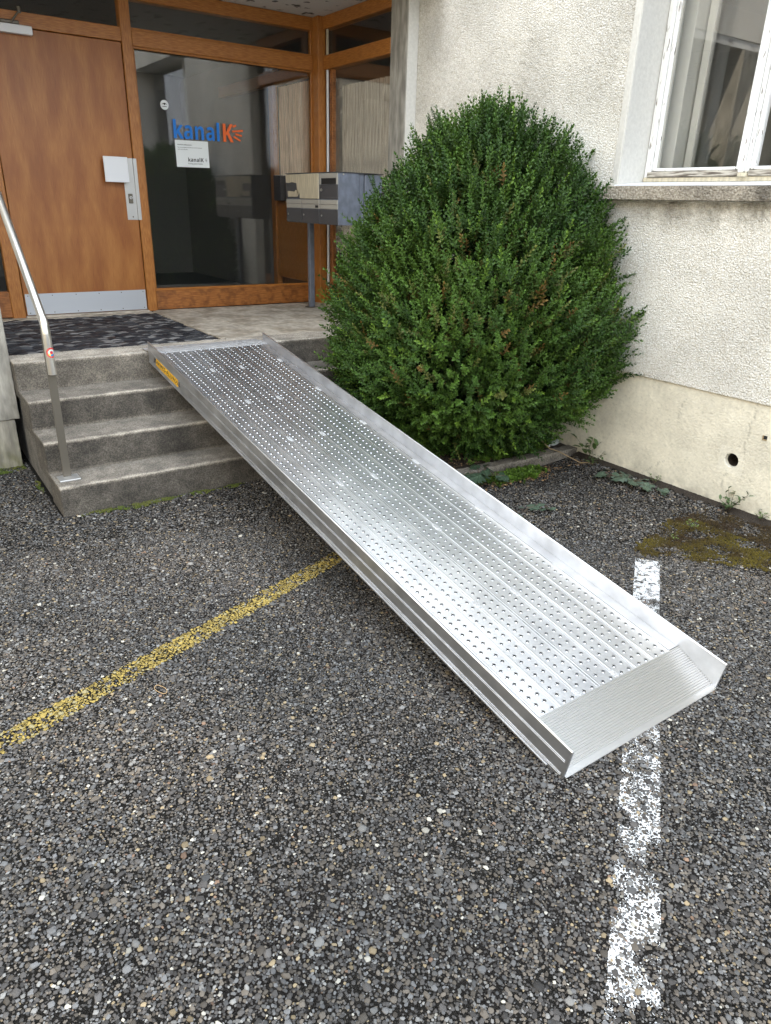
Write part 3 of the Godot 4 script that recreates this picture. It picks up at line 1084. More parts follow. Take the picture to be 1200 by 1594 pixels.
# a box whose faces are finely divided and roughened; one continuous skin, edges rounded
func rough_box(lo: Vector3, hi: Vector3, cell: float, amp: float, col: Callable, rnd := 0.006) -> ArrayMesh:
	var v := PackedVector3Array()
	var c := PackedColorArray()
	var idx := PackedInt32Array()
	var ce := (lo + hi) * 0.5
	var h := (hi - lo) * 0.5
	for a in 3:
		var j := (a + 1) % 3
		var k := (a + 2) % 3
		var tj := ticks(h[j], cell, rnd)
		var tk := ticks(h[k], cell, rnd)
		for s in [-1.0, 1.0]:
			var base := v.size()
			for y in tk.size():
				for x in tj.size():
					var p := Vector3.ZERO
					p[a] = s * h[a]
					p[j] = tj[x]
					p[k] = tk[y]
					var inner := Vector3(clampf(p.x, -h.x + rnd, h.x - rnd), clampf(p.y, -h.y + rnd, h.y - rnd), clampf(p.z, -h.z + rnd, h.z - rnd))
					var d := p - inner
					if d.length() > 0.0:
						d = d.normalized()
					var q := ce + inner
					var nn := noise_a.get_noise_3dv(q * 55.0) + 0.7 * noise_b.get_noise_3dv(q * 16.0)
					var edge := 0.0
					for e in 3:
						if h[e] - absf(p[e]) < 0.02:
							edge += 1.0
					var bite := 0.0
					if edge >= 2.0:
						bite = maxf(0.0, noise_b.get_noise_3dv(q * 24.0) - 0.05) * amp * 6.0
					q += d * (rnd + nn * amp - bite)
					v.append(q)
					c.append(col.call(q))
			var w := tj.size()
			for y in tk.size() - 1:
				for x in w - 1:
					var i := base + y * w + x
					if s > 0.0:
						idx.append_array(PackedInt32Array([i, i + w, i + 1, i + 1, i + w, i + w + 1]))
					else:
						idx.append_array(PackedInt32Array([i, i + 1, i + w, i + 1, i + w + 1, i + w]))
	return indexed(v, c, idx)


func ticks(h: float, cell: float, rnd: float) -> PackedFloat32Array:
	var out := PackedFloat32Array()
	out.append(-h)
	out.append(-h + rnd * 0.45)
	var n := maxi(1, int((h - rnd) * 2.0 / cell))
	for i in n + 1:
		out.append(lerpf(-h + rnd, h - rnd, float(i) / n))
	out.append(h - rnd * 0.45)
	out.append(h)
	return out


# ---------------------------------------------------------------- stairs and landing
func stairs() -> void:
	var s := thing("stairs", "weathered grey concrete stairs and landing leading up to the entrance", "stairs")
	var zs := [1.882, 2.182, 2.484, 2.749]
	var ys := [0.68, 0.509, 0.342, 0.166]
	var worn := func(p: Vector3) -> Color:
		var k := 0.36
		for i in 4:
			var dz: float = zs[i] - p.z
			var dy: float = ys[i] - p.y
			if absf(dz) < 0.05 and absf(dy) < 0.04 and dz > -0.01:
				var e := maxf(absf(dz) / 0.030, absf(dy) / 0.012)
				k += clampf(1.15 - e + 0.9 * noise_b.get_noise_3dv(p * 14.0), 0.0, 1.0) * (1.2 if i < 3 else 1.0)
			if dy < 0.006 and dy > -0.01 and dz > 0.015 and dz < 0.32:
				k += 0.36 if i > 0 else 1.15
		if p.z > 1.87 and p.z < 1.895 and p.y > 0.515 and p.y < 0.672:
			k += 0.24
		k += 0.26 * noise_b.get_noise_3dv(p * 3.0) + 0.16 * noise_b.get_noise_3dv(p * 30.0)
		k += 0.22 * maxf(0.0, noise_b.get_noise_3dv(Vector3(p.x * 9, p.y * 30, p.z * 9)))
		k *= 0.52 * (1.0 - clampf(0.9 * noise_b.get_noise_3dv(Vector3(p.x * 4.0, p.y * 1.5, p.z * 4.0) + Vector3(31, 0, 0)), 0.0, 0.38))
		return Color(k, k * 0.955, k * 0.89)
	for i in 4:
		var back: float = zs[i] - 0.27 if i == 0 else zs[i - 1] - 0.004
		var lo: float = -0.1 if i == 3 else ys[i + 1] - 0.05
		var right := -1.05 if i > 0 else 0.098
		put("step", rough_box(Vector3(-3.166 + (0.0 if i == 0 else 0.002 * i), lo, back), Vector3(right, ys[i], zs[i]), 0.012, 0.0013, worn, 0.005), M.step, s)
	# core below
	var a := Acc.new()
	a.col = Color(0.25, 0.25, 0.25)
	a.box(Vector3(-3.15, -0.1, 0.0), Vector3(0.0, 0.655, 1.6), 0)
	a.box(Vector3(-3.15, -0.1, 1.6), Vector3(-1.07, 0.50, 2.17), 0)
	a.box(Vector3(-1.07, -0.1, 1.6), Vector3(0.098, 0.45, 1.87), 0)
	a.box(Vector3(-3.15, -0.1, 2.17), Vector3(-1.07, 0.33, 2.47), 0)
	a.box(Vector3(-3.15, -0.1, 2.47), Vector3(-1.07, 0.15, 2.735), 0)
	put("core", a.done(), M.step, s)
	# landing slabs right of the mat, a margin by the door
	var sl := func(p: Vector3) -> Color:
		var k := 1.0 - clampf(0.4 * noise_b.get_noise_2d(p.x * 2.2, p.z * 3.0), 0.0, 0.2) - clampf(0.25 * noise_b.get_noise_2d(p.x * 20, p.z * 20), 0.0, 0.1)
		return Color(k, k * 0.985, k * 0.95)
	var xs := [-1.700, -1.395, -0.72, -0.004]
	var zz := [[0.0, 1.607], [0.0, 0.86], [0.864, 1.607]]
	put("slab", rough_box(Vector3(xs[0], 0.60, 0.0), Vector3(xs[1] - 0.005, 0.681, 1.607), 0.02, 0.0012, sl, 0.005), M.slab, s)
	for k in [1, 2]:
		for q in [zz[1], zz[2]]:
			put("slab", rough_box(Vector3(xs[k], 0.60, q[0]), Vector3(xs[k + 1] - 0.005, 0.681 - 0.001 * k, q[1]), 0.02, 0.0012, sl, 0.005), M.slab, s)
	put("mat_kerb", rough_box(Vector3(-1.742, 0.60, 0.06), Vector3(-1.704, 0.684, 1.607), 0.02, 0.0015, sl, 0.004), M.slab, s)
	put("door_strip", rough_box(Vector3(-3.16, 0.60, -0.09), Vector3(-1.742, 0.676, 0.10), 0.02, 0.0012, sl, 0.004), M.slab, s)


func doormat() -> void:
	var m := thing("doormat", "dark recessed doormat of woven rubber strips before the wooden door", "doormat", Vector3(-2.43, 0.655, 0.85))
	var a := Acc.new()
	a.box(Vector3(-0.70, 0.0, -0.74), Vector3(0.68, 0.006, 0.75), 0.0)
	put("backing", a.done(), M.black, m)
	a = Acc.new()
	# one woven strip: arched along x
	for i in 6:
		var t0 := i / 6.0
		var t1 := (i + 1) / 6.0
		var y0 := sin(PI * t0)
		var y1 := sin(PI * t1)
		var w := 0.5
		a.quad(Vector3(t0 - 0.5, y0, -w), Vector3(t1 - 0.5, y1, -w), Vector3(t1 - 0.5, y1 * 0.9, w), Vector3(t0 - 0.5, y0 * 0.9, w), Vector3.UP)
		a.quad(Vector3(t0 - 0.5, y0, -w), Vector3(t1 - 0.5, y1, -w), Vector3(t1 - 0.5, y1 - 0.6, -w), Vector3(t0 - 0.5, y0 - 0.6, -w), Vector3.FORWARD)
		a.quad(Vector3(t0 - 0.5, y0 * 0.9, w), Vector3(t1 - 0.5, y1 * 0.9, w), Vector3(t1 - 0.5, y1 - 0.6, w), Vector3(t0 - 0.5, y0 - 0.6, w), Vector3.BACK)
	var strip := a.done()
	var list := []
	var r := 0
	var z := 0.735
	while z > -0.735:
		var x := -0.69 + (0.05 if r % 2 == 1 else 0.0)
		while x < 0.63:
			var ln := 0.128
			var b := Basis(Vector3.UP, rng.randf_range(-0.05, 0.05)) * Basis(Vector3(1, 0, 0), rng.randf_range(-0.35, 0.5)) * Basis(Vector3(0, 0, 1), rng.randf_range(-0.05, 0.05))
			b = b.scaled_local(Vector3(ln * rng.randf_range(0.9, 1.1), rng.randf_range(0.010, 0.017), 0.0155))
			list.append(Transform3D(b, Vector3(x + ln * 0.5, 0.006, z + rng.randf_range(-0.001, 0.001))))
			x += 0.131
		z -= 0.0165
		r += 1
	var tones := [[0.012, 0.012, 0.016], [0.017, 0.017, 0.021], [0.026, 0.026, 0.028], [0.008, 0.008, 0.011], [0.15, 0.145, 0.14]]
	var mats := []
	for t in tones:
		mats.append(mat(t[0], t[1], t[2], 0.55))
	var rest := []
	var cols := []
	for i in list.size():
		var pick := rng.randi() % 4
		if rng.randf() < 0.17:
			pick = 4
		if i < 300:
			var o := put("strip", strip, mats[pick], m)
			o.transform = list[i]
		else:
			rest.append(list[i])
			cols.append(Color(tones[pick][0], tones[pick][1], tones[pick][2]))
	many("woven_strips", strip, mat(1, 1, 1, 0.55), rest, cols, m)


# ---------------------------------------------------------------- across the yard, seen in the panes
func opposite() -> void:
	var o := thing("concrete_building", "sunlit bare concrete building across the yard, mirrored in the window", "building", Vector3(-10.0, 0, 4))
	var a := Acc.new()
	var r := 0
	for y in [[0.0, 1.9], [1.91, 3.8], [3.81, 5.7], [5.71, 8.0]]:
		for k in 10:
			var z0 := -13.0 + k * 3.0
			a = Acc.new()
			a.box(Vector3(-0.3, y[0], z0), Vector3(0.0, y[1], z0 + 2.985), 0.012)
			put("wall_panel", a.done(), M.far_concrete, o)
	member("balcony", Vector3(0.0, 4.86, -13.0), Vector3(2.3, 6.4, -6.85), M.far_concrete, o, 0.02)
	member("core_wall", Vector3(-4.0, 0.0, -13.0), Vector3(-0.31, 8.2, 15.0), M.far_concrete, o, 0.0)
	var sh := thing("white_shed", "low white shed before the concrete building, mirrored in the window", "shed", Vector3(-9.6, 0, -3.1))
	member("wall", Vector3(-0.35, 0.0, -0.5), Vector3(0.3, 2.95, 0.55), M.white_paint, sh, 0.01)
	member("roof", Vector3(-0.37, 2.955, -0.56), Vector3(0.36, 3.03, 0.61), M.concrete, sh, 0.01)
	var pl := thing("shrub", "leafy shrub before the white shed, mirrored in the window", "shrub", Vector3(-9.0, 0, -3.05))
	var sx := []
	var sc := []
	for i in 500:
		var y := rng.randf_range(0.3, 2.75)
		var rr := 0.55 * sqrt(1.0 - y / 2.85) * sqrt(rng.randf())
		var an := rng.randf() * TAU
		sx.append(Transform3D(Basis.from_euler(Vector3(rng.randf_range(-0.6, 0.6), an, rng.randf_range(-0.6, 0.6))).scaled(Vector3(2.2, 2.2, 2.2)), Vector3(cos(an) * rr, y, sin(an) * rr)))
		sc.append(Color(0.05, 0.09, 0.025) * rng.randf_range(0.7, 1.3))
	many("crown", sprig(31, 7, 0.11), M.leaf, sx, sc, pl)
	var tk := Acc.new()
	tk.tube([Vector3.ZERO, Vector3(0.02, 1.2, 0), Vector3(0, 2.3, 0.02)], 0.03, 7, 0.4)
	put("trunk", tk.done(), M.bark, pl)


# ---------------------------------------------------------------- the ramp
func ramp() -> void:
	var rp := thing("wheelchair_ramp", "long aluminium access ramp with punched deck laid over the concrete stairs", "ramp", Vector3(-2.316, 0.0, 5.593))
	rp.rotation = Vector3(deg_to_rad(9.75), 0.0135, 0.0)
	# local frame: x across (0..0.833), y off the slope, -z up the slope
	var W := 0.833
	var L := 3.76
	var top := 0.116
	var dk := top - 0.060
	var foot := -0.010
	# side plates, extruded profiles cut at the foot where they rest on the ground
	for side in [0, 1]:
		var pl := Node3D.new()
		pl.name = "side_plate" if side == 0 else "side_plate_001"
		rp.add_child(pl)
		var xa := 0.0 if side == 0 else W - 0.009
		var sgn := -1.0 if side == 0 else 1.0
		var a := Acc.new()
		var poly := PackedVector2Array([Vector2(0.0, top), Vector2(0.0, 0.002), Vector2(0.30, foot + 0.008 - 0.045), Vector2(0.34, foot), Vector2(L - 0.025, foot), Vector2(L, top)])
		# ground line in the local frame: y = -tan(8.88) * u
		poly[1] = Vector2(0.0, 0.001)
		poly[2] = Vector2(0.06, foot)
		poly[3] = Vector2(0.20, foot)
		a.prism(poly, Vector3(xa, 0, 0), Vector3(0, 0, -1), Vector3.UP, Vector3(0.009, 0, 0))
		put("plate", a.done(), M.alu_side, pl)
		# ribs of the extrusion on the outer face
		a = Acc.new()
		var xo := 0.0 if side == 0 else W
		for rb in [[top - 0.048, top - 0.0452, 0.0018], [top - 0.0535, top - 0.0515, 0.0018], [top - 0.1035, top - 0.101, 0.0018], [top - 0.1095, top - 0.1078, 0.0018], [foot, foot + 0.007, 0.0035]]:
			var x1: float = xo + sgn * rb[2]
			a.box(Vector3(minf(xo, x1), rb[0], -(L - 0.025)), Vector3(maxf(xo, x1), rb[1], -0.012 if rb[0] > 0.0 else -0.065), 0.0006)
		put("rib", a.done(), M.alu_side, pl)
		a = Acc.new()
		a.tube([Vector3(xa + 0.0045, top, 0.0), Vector3(xa + 0.0045, top, -L * 0.5), Vector3(xa + 0.0045, top, -L)], 0.0046, 8)
		put("rounded_edge", a.done(), M.alu, pl)
		# flange carrying the deck
		a = Acc.new()
		if side == 0:
			a.box(Vector3(0.009, dk - 0.006, -L), Vector3(0.0655, dk, -0.19), 0.001)
			a.box(Vector3(0.030, dk, -L), Vector3(0.032, dk + 0.0016, -0.20), 0.0006)
			a.box(Vector3(0.050, dk, -L), Vector3(0.052, dk + 0.0016, -0.20), 0.0006)
		else:
			a.box(Vector3(0.7745, dk - 0.006, -L), Vector3(W - 0.009, dk, -0.19), 0.001)
		put("flange", a.done(), M.alu_side, pl)
	# deck of seven lengthwise planks, each two rows of punched crosses
	var tile := cross_tile()
	var u0 := 0.180
	var pitch := 0.0352
	var rows := 100
	var singles := 0
	var rest := []
	var cols := []
	for k in 7:
		var cx := 0.117 + 0.1005 * k
		var pk := Node3D.new()
		pk.name = "deck_plank" if k == 0 else "deck_plank_%03d" % k
		rp.add_child(pk)
		var a := Acc.new()
		var e0 := cx - (0.0478 if k == 2 or k == 4 or k == 3 else 0.0499)
		var e1 := cx + (0.0488 if k == 1 or k == 3 or k == 2 else 0.0499)
		var ue := u0 + rows * pitch
		for st in [[e0, cx - 0.0406], [cx + 0.0406, e1]]:
			a.box(Vector3(st[0], dk - 0.004, -ue), Vector3(st[1], dk, -u0), 0.0008)
		# slim ridges along the margins
		if k != 3:
			a.box(Vector3(e0 + 0.0004, dk, -ue), Vector3(e0 + 0.0015, dk + 0.0007, -u0), 0.0003)
		a.box(Vector3(e0, dk - 0.03, -ue), Vector3(e0 + 0.003, dk - 0.0045, -u0), 0.0)
		put("margin", a.done(), M.alu, pk)
	for r in rows:
		for k in 7:
			for s in [-1.0, 1.0]:
				var p := Vector3(0.117 + 0.1005 * k + s * 0.0203, dk, -(u0 + (r + 0.5) * pitch))
				if singles < 300:
					var o := put("punched_cross", tile, M.alu, rp)
					o.position = p
					singles += 1
				else:
					rest.append(Transform3D(Basis(), p))
					cols.append(Color.WHITE)
	many("punched_crosses", tile, M.alu, rest, cols, rp)
	# channel floors under the seams
	var a := Acc.new()
	for k in 8:
		var x := 0.117 + 0.1005 * (k - 0.5)
		a.box(Vector3(x - 0.006, dk - 0.010, -L + 0.03), Vector3(x + 0.006, dk - 0.0065, -0.2), 0.0)
	put("seam_channel", a.done(), M.dark_steel, rp)
	a = Acc.new()
	for k in [2, 4]:
		var x: float = 0.117 + 0.1005 * (k - 0.5)
		a.box(Vector3(x - 0.0005, dk - 0.006, -L + 0.05), Vector3(x + 0.0022, dk + 0.0022, -0.2), 0.0006)
	put("seam_strip", a.done(), M.alu, rp)
	# weld beads
	for k in [2, 4, 7]:
		for i in 7:
			var x: float = 0.117 + 0.1005 * (k - 0.5)
			var u := 0.21 + 0.52 * i + (0.05 if k == 7 else 0.0)
			if u > 3.66:
				continue
			var half := 0.03 if i > 0 else 0.018
			var wm := sheet(16, 8, func(p: float, q: float) -> Vector3:
				var px := (p - 0.5) * 2.0
				var qx := (q - 0.5) * 2.0
				var bump := maxf(0.0, 1.0 - px * px) * maxf(0.0, 1.0 - qx * qx)
				return Vector3(x + qx * 0.012 + 0.002 * sin(px * 11.0), dk - 0.0005 + 0.0042 * sqrt(bump) + 0.0008 * sin(px * 26.0) * bump, -(u + px * half)),
				func(_p: Vector3) -> Color: return Color.WHITE, Vector3.UP)
			put("weld_bead", wm, M.weld, rp)
	# ribbed foot plate
	a = Acc.new()
	var n := 20
	var sa := Vector2(0.185, dk + 0.001)
	var sb := Vector2(0.018, 0.0075)
	var dir := (sb - sa)
	var nr := Vector2(dir.y, -dir.x).normalized()
	if nr.y < 0:
		nr = -nr
	var prof := PackedVector2Array()
	for i in n:
		var t0 := float(i) / n
		for q in [[0.0, 0.0042], [0.18, 0.0052], [0.42, 0.0052], [0.56, 0.0042], [0.60, 0.0], [0.97, 0.0]]:
			prof.append(sa + dir * (t0 + q[0] / n) + nr * q[1])
	prof.append(sb)
	prof.append(Vector2(0.016, 0.0085))
	prof.append(Vector2(-0.006, 0.0045))
	prof.append(Vector2(-0.006, 0.0015))
	prof.append(Vector2(0.02, -0.0015))
	prof.append(Vector2(0.185, dk - 0.006))
	a.prism(prof, Vector3(0.0095, 0, 0), Vector3(0, 0, -1), Vector3.UP, Vector3(W - 0.019, 0, 0))
	put("ribbed_foot_plate", a.done(), M.alu_end, rp)
	a = Acc.new()
	a.box(Vector3(0.068, dk - 0.02, -0.190), Vector3(0.772, dk + 0.0005, -0.182), 0.001)
	put("deck_end", a.done(), M.alu, rp)
	# top lip lying on the landing
	a = Acc.new()
	a.prism(PackedVector2Array([Vector2(3.700, dk + 0.0016), Vector2(3.745, dk + 0.0036), Vector2(3.775, dk + 0.0015), Vector2(3.80, 0.0475), Vector2(3.885, 0.0305), Vector2(3.885, 0.0275), Vector2(3.80, 0.042), Vector2(3.77, 0.0505), Vector2(3.700, dk - 0.004)]), Vector3(0.004, 0, 0), Vector3(0, 0, -1), Vector3.UP, Vector3(W - 0.008, 0, 0))
	put("top_lip", a.done(), M.weld, rp)
	# sticker on the near side plate
	var sk := Node3D.new()
	sk.name = "maker_label"
	rp.add_child(sk)
	sk.set_meta("label", "yellow maker's sticker with dark lettering")
	a = Acc.new()
	a.box(Vector3(-0.0012, top - 0.1005, -3.60), Vector3(0.0, top - 0.054, -3.22), 0.0)
	put("sticker", a.done(), M.yellow, sk)
	var tm := text("JOMMES-ALUROLL", 0.026, 0.0006)
	var o2 := put("lettering", tm, M.ink, sk)
	o2.rotation = Vector3(0, -PI / 2, 0)
	o2.position = Vector3(-0.0016, top - 0.0745, -3.41)
	o2.scale = Vector3(1.45, 1.0, 1.0)
	a = Acc.new()
	a.box(Vector3(-0.0018, top - 0.0945, -3.585), Vector3(-0.0013, top - 0.0920, -3.235), 0.0)
	put("underline", a.done(), M.ink, sk)


func cross_tile() -> ArrayMesh:
	var a := Acc.new()
	var w := 0.0018
	var l := 0.0082
	var x := 0.0203
	var y := 0.0176
	var up := 0.0021
	for sx in [-1.0, 1.0]:
		for sz in [-1.0, 1.0]:
			var P := func(px: float, py: float, hh := 0.0) -> Vector3: return Vector3(px * sx, hh, py * sz)
			a.tri(P.call(0.0, l), P.call(w, l), P.call(0.0, y), Vector3.UP)
			a.tri(P.call(w, l), P.call(x, y), P.call(0.0, y), Vector3.UP)
			a.tri(P.call(w, l), P.call(l, w), P.call(x, y), Vector3.UP)
			a.tri(P.call(l, w), P.call(x, 0.0), P.call(x, y), Vector3.UP)
			a.tri(P.call(l, w), P.call(l, 0.0), P.call(x, 0.0), Vector3.UP)
			# the petal curls up from the slanting base to its tip at the centre
			var b0 := Vector2(w, l)
			var b1 := Vector2(l, w)
			var tip := Vector2(w * 1.5, w * 1.5)
			var prev := [b0, b1, 0.0]
			for t in [0.35, 0.7, 1.0]:
				var h: float = up * sqrt(t)
				var q0: Vector2 = b0.lerp(tip, t)
				var q1: Vector2 = b1.lerp(tip, t)
				a.quad(P.call(prev[0].x, prev[0].y, prev[2]), P.call(prev[1].x, prev[1].y, prev[2]), P.call(q1.x, q1.y, h), P.call(q0.x, q0.y, h), Vector3(sx * 0.4, 1, sz * 0.4))
				prev = [q0, q1, h]
	# slit through the sheet
	for s in [-1.0, 1.0]:
		a.quad(Vector3(-l, 0, s * w), Vector3(-w, 0, s * w), Vector3(-w, -0.004, s * w), Vector3(-l, -0.004, s * w), Vector3(0, 0, -s))
		a.quad(Vector3(w, 0, s * w), Vector3(l, 0, s * w), Vector3(l, -0.004, s * w), Vector3(w, -0.004, s * w), Vector3(0, 0, -s))
	return a.done()


func text(t: String, cap: float, depth: float, bold := true) -> TextMesh:
	var f := SystemFont.new()
	f.font_names = PackedStringArray(["Droid Sans"])
	f.font_weight = 700 if bold else 400
	var m := TextMesh.new()
	m.text = t
	m.font = f
	m.font_size = 64
	m.pixel_size = cap / 0.714 / 64.0
	m.depth = depth
	m.curve_step = 1.0
	return m


# ---------------------------------------------------------------- handrail
func handrail() -> void:
	var h := thing("handrail", "stainless steel handrail standing on the lowest step beside the pillar", "handrail", Vector3(-3.083, 0.166, 2.61))
	var a := Acc.new()
	a.box(Vector3(-0.055, 0.0, -0.045), Vector3(0.055, 0.009, 0.05), 0.002)
	put("base_plate", a.done(), M.steel, h)
	a = Acc.new()
	a.box(Vector3(-0.021, 0.009, -0.03), Vector3(0.019, 0.80, -0.016), 0.001)
	a.box(Vector3(-0.021, 0.80, -0.03), Vector3(-0.002, 0.815, -0.016), 0.001)
	put("flat_bar", a.done(), M.dark_steel, h)
	var path: Array = []
	path.append(Vector3(0, 0.585, 0.006))
	path.append(Vector3(0, 0.76, 0.006))
	for i in 9:
		var t := i / 8.0
		var an := t * deg_to_rad(53.0)
		path.append(Vector3(0, 0.79 + 0.09 * sin(an), 0.006 - 0.09 * (1.0 - cos(an))))
	var e: Vector3 = path[path.size() - 1]
	var d := Vector3(0, 0.60, -0.80).normalized()
	path.append(e + d * 0.5)
	path.append(e + d * 0.98)
	path.append(e + d * 1.05 + Vector3(-0.03, 0, 0))
	path.append(e + d * 1.08 + Vector3(-0.10, 0, 0))
	a = Acc.new()
	a.tube(path, 0.0212, 24)
	put("rail_tube", a.done(), M.tube, h)
	# round sticker wrapped on the tube, printed
	var img := Image.create(64, 64, false, Image.FORMAT_RGBA8)
	for y in 64:
		for x in 64:
			var q := Vector2(x - 31.5, y - 31.5) / 31.5
			var rr := q.length()
			var c := Color(0.94, 0.93, 0.88)
			if rr > 0.70:
				c = Color(0.78, 0.16, 0.16)
				if fmod(q.angle() * 9.0 + 60.0, 1.6) < 0.5 and rr > 0.76 and rr < 0.93:
					c = Color(0.95, 0.7, 0.65)
			elif q.y > 0.28 and q.x > -0.2:
				c = Color(0.12, 0.55, 0.75)
			elif q.y > 0.15 and q.x < -0.1:
				c = Color(0.95, 0.85, 0.45)
			elif rr < 0.36 and q.x > -0.30:
				c = Color(0.80, 0.14, 0.24)
			elif fmod(q.angle() * 4.0 + 60.0, 1.57) < 0.5 and rr > 0.36:
				c = Color(0.2, 0.6, 0.62)
			img.set_pixel(x, y, c)
	var st := SurfaceTool.new()
	st.begin(Mesh.PRIMITIVE_TRIANGLES)
	var R := 0.0218
	var seg := 24
	for j in 12:
		for i in seg:
			var quad := []
			for q in [[0, 0], [1, 0], [1, 1], [0, 1]]:
				quad.append(Vector2((i + q[0]) / float(seg), (j + q[1]) / 12.0))
			var mid := Vector2((i + 0.5) / seg - 0.5, (j + 0.5) / 12.0 - 0.5)
			if mid.length() > 0.5:
				continue
			for k in [0, 2, 1, 0, 3, 2]:
				var uv: Vector2 = quad[k]
				var s := (uv.x - 0.5) * 0.052
				var an := s / R + 0.35
				st.set_uv(Vector2(uv.x, 1.0 - uv.y))
				st.set_normal(Vector3(sin(an), 0, cos(an)))
				st.add_vertex(Vector3(R * sin(an), 0.70 + (uv.y - 0.5) * 0.052, 0.006 + R * cos(an)))
	var sm := StandardMaterial3D.new()
	sm.albedo_texture = ImageTexture.create_from_image(img)
	sm.roughness = 0.4
	var so := put("round_sticker", st.commit(), sm, h)
	so.set_meta("label", "round red rimmed sticker on the post")


# ---------------------------------------------------------------- mailboxes
func mailbox() -> void:
	var m := thing("mailbox", "bank of grey steel mailboxes on two posts before the corner glass", "mailbox", Vector3(-0.285, 0.68, 0.77))
	var x0 := -0.518 + 0.285
	var zf := 0.319 - 0.77
	var zn := 1.228 - 0.77
	var y0 := 1.446 - 0.68
	var y1 := 1.840 - 0.68
	for z in [0.345 - 0.77, 1.19 - 0.77]:
		member("post", Vector3(-0.024, 0.0, z - 0.024), Vector3(0.024, y1 + 0.004, z + 0.024), M.box_blue, m, 0.004)
		member("foot_plate", Vector3(-0.05, 0.0, z - 0.045), Vector3(0.05, 0.006, z + 0.045), M.dark_steel, m, 0.002)
	member("case", Vector3(x0 + 0.006, y0, zf), Vector3(-0.03, y1, zn), M.box_blue, m, 0.003)
	member("case", Vector3(0.03, y0 + 0.004, zf), Vector3(0.20, y1 - 0.004, zn - 0.01), M.box_blue, m, 0.003)
	member("roof_plate", Vector3(x0 - 0.004, y1, zf - 0.004), Vector3(0.205, y1 + 0.006, zn + 0.006), M.box_dark, m, 0.002)
	var cols := [[zf + 0.004, 0.605 - 0.77], [0.615 - 0.77, 0.920 - 0.77], [0.930 - 0.77, zn - 0.006]]
	var ym := 1.640 - 0.68
	for k in 3:
		var c = cols[k]
		# lower row: flap with slot above a dark door
		member("flap", Vector3(x0 - 0.004, 1.602 - 0.68, c[0]), Vector3(x0 + 0.006, ym - 0.004, c[1]), M.box_flap, m, 0.002)
		member("flap", Vector3(x0 - 0.001, 1.566 - 0.68, c[0]), Vector3(x0 + 0.006, 1.600 - 0.68, c[1]), M.box_flap, m, 0.002)
		member("box_door", Vector3(x0 - 0.002, y0 + 0.004, c[0]), Vector3(x0 + 0.006, 1.561 - 0.68, c[1]), M.box_dark, m, 0.002)
		var a := Acc.new()
		a.disc(Vector3(x0 - 0.002, 1.514 - 0.68, c[0] + 0.035), Vector3(0, 0, -1), Vector3.UP, 0.008, 12, -0.003)
		put("lock", a.done(), M.steel, m)
	member("name_slip", Vector3(x0 - 0.0025, 1.573 - 0.68, cols[1][1] - 0.065), Vector3(x0 - 0.0008, 1.592 - 0.68, cols[1][1] - 0.015), M.black, m, 0.0)
	# upper row: torn paper, a cream cover, one open door
	var c0 = cols[0]
	member("box_door", Vector3(x0 - 0.001, ym + 0.004, c0[0]), Vector3(x0 + 0.006, y1 - 0.003, c0[1]), M.box_dark, m, 0.002)
	var torn := [[[0.0, 1.0], [0.0, 0.66], [0.2, 0.64], [0.42, 0.68], [0.75, 0.63], [0.78, 0.2], [0.9, 0.15], [1.0, 0.35], [1.0, 1.0]], [[0.12, 0.3], [0.14, 0.05], [0.78, 0.06], [0.86, 0.13], [0.84, 0.33], [0.66, 0.34], [0.6, 0.27]]]
	for tp in torn:
		var poly := PackedVector2Array()
		for q in tp:
			poly.append(Vector2(lerpf(c0[0], c0[1] - 0.012, q[0]), lerpf(ym + 0.006, y1 - 0.005, q[1])))
		var a := Acc.new()
		a.prism(poly, Vector3(x0 - 0.0012, 0, 0), Vector3(0, 0, 1), Vector3.UP, Vector3(-0.0018, 0, 0))
		put("torn_cover", a.done(), M.cream, m)
	member("cream_cover", Vector3(x0 - 0.007, ym + 0.003, cols[1][0] - 0.03), Vector3(x0 + 0.006, y1 - 0.003, cols[1][1] - 0.004), M.cream, m, 0.003)
	var c2 = cols[2]
	member("box_door", Vector3(x0 - 0.002, ym + 0.004, c2[0]), Vector3(x0 + 0.006, 1.752 - 0.68, c2[1]), M.box_dark, m, 0.002)
	member("flap", Vector3(x0 - 0.003, 1.800 - 0.68, c2[0]), Vector3(x0 + 0.006, y1 - 0.003, c2[1]), M.box_flap, m, 0.002)
	member("flap_side", Vector3(x0 - 0.003, 1.754 - 0.68, c2[0]), Vector3(x0 + 0.006, 1.800 - 0.68, c2[0] + 0.022), M.box_flap, m, 0.001)
	member("flap_side", Vector3(x0 - 0.003, 1.754 - 0.68, c2[1] - 0.022), Vector3(x0 + 0.006, 1.800 - 0.68, c2[1]), M.box_flap, m, 0.001)
	member("slot", Vector3(x0 + 0.002, 1.756 - 0.68, c2[0] + 0.023), Vector3(x0 + 0.006, 1.798 - 0.68, c2[1] - 0.023), M.black, m, 0.0)
	var a2 := Acc.new()
	a2.disc(Vector3(x0 - 0.002, 1.712 - 0.68, c2[0] + 0.035), Vector3(0, 0, -1), Vector3.UP, 0.012, 14, -0.006)
	put("lock", a2.done(), M.tube, m)
	a2 = Acc.new()
	a2.disc(Vector3(x0 + 0.05, y1 - 0.012, zn), Vector3.RIGHT, Vector3.UP, 0.007, 10, 0.004)
	put("rivet", a2.done(), M.tube, m)


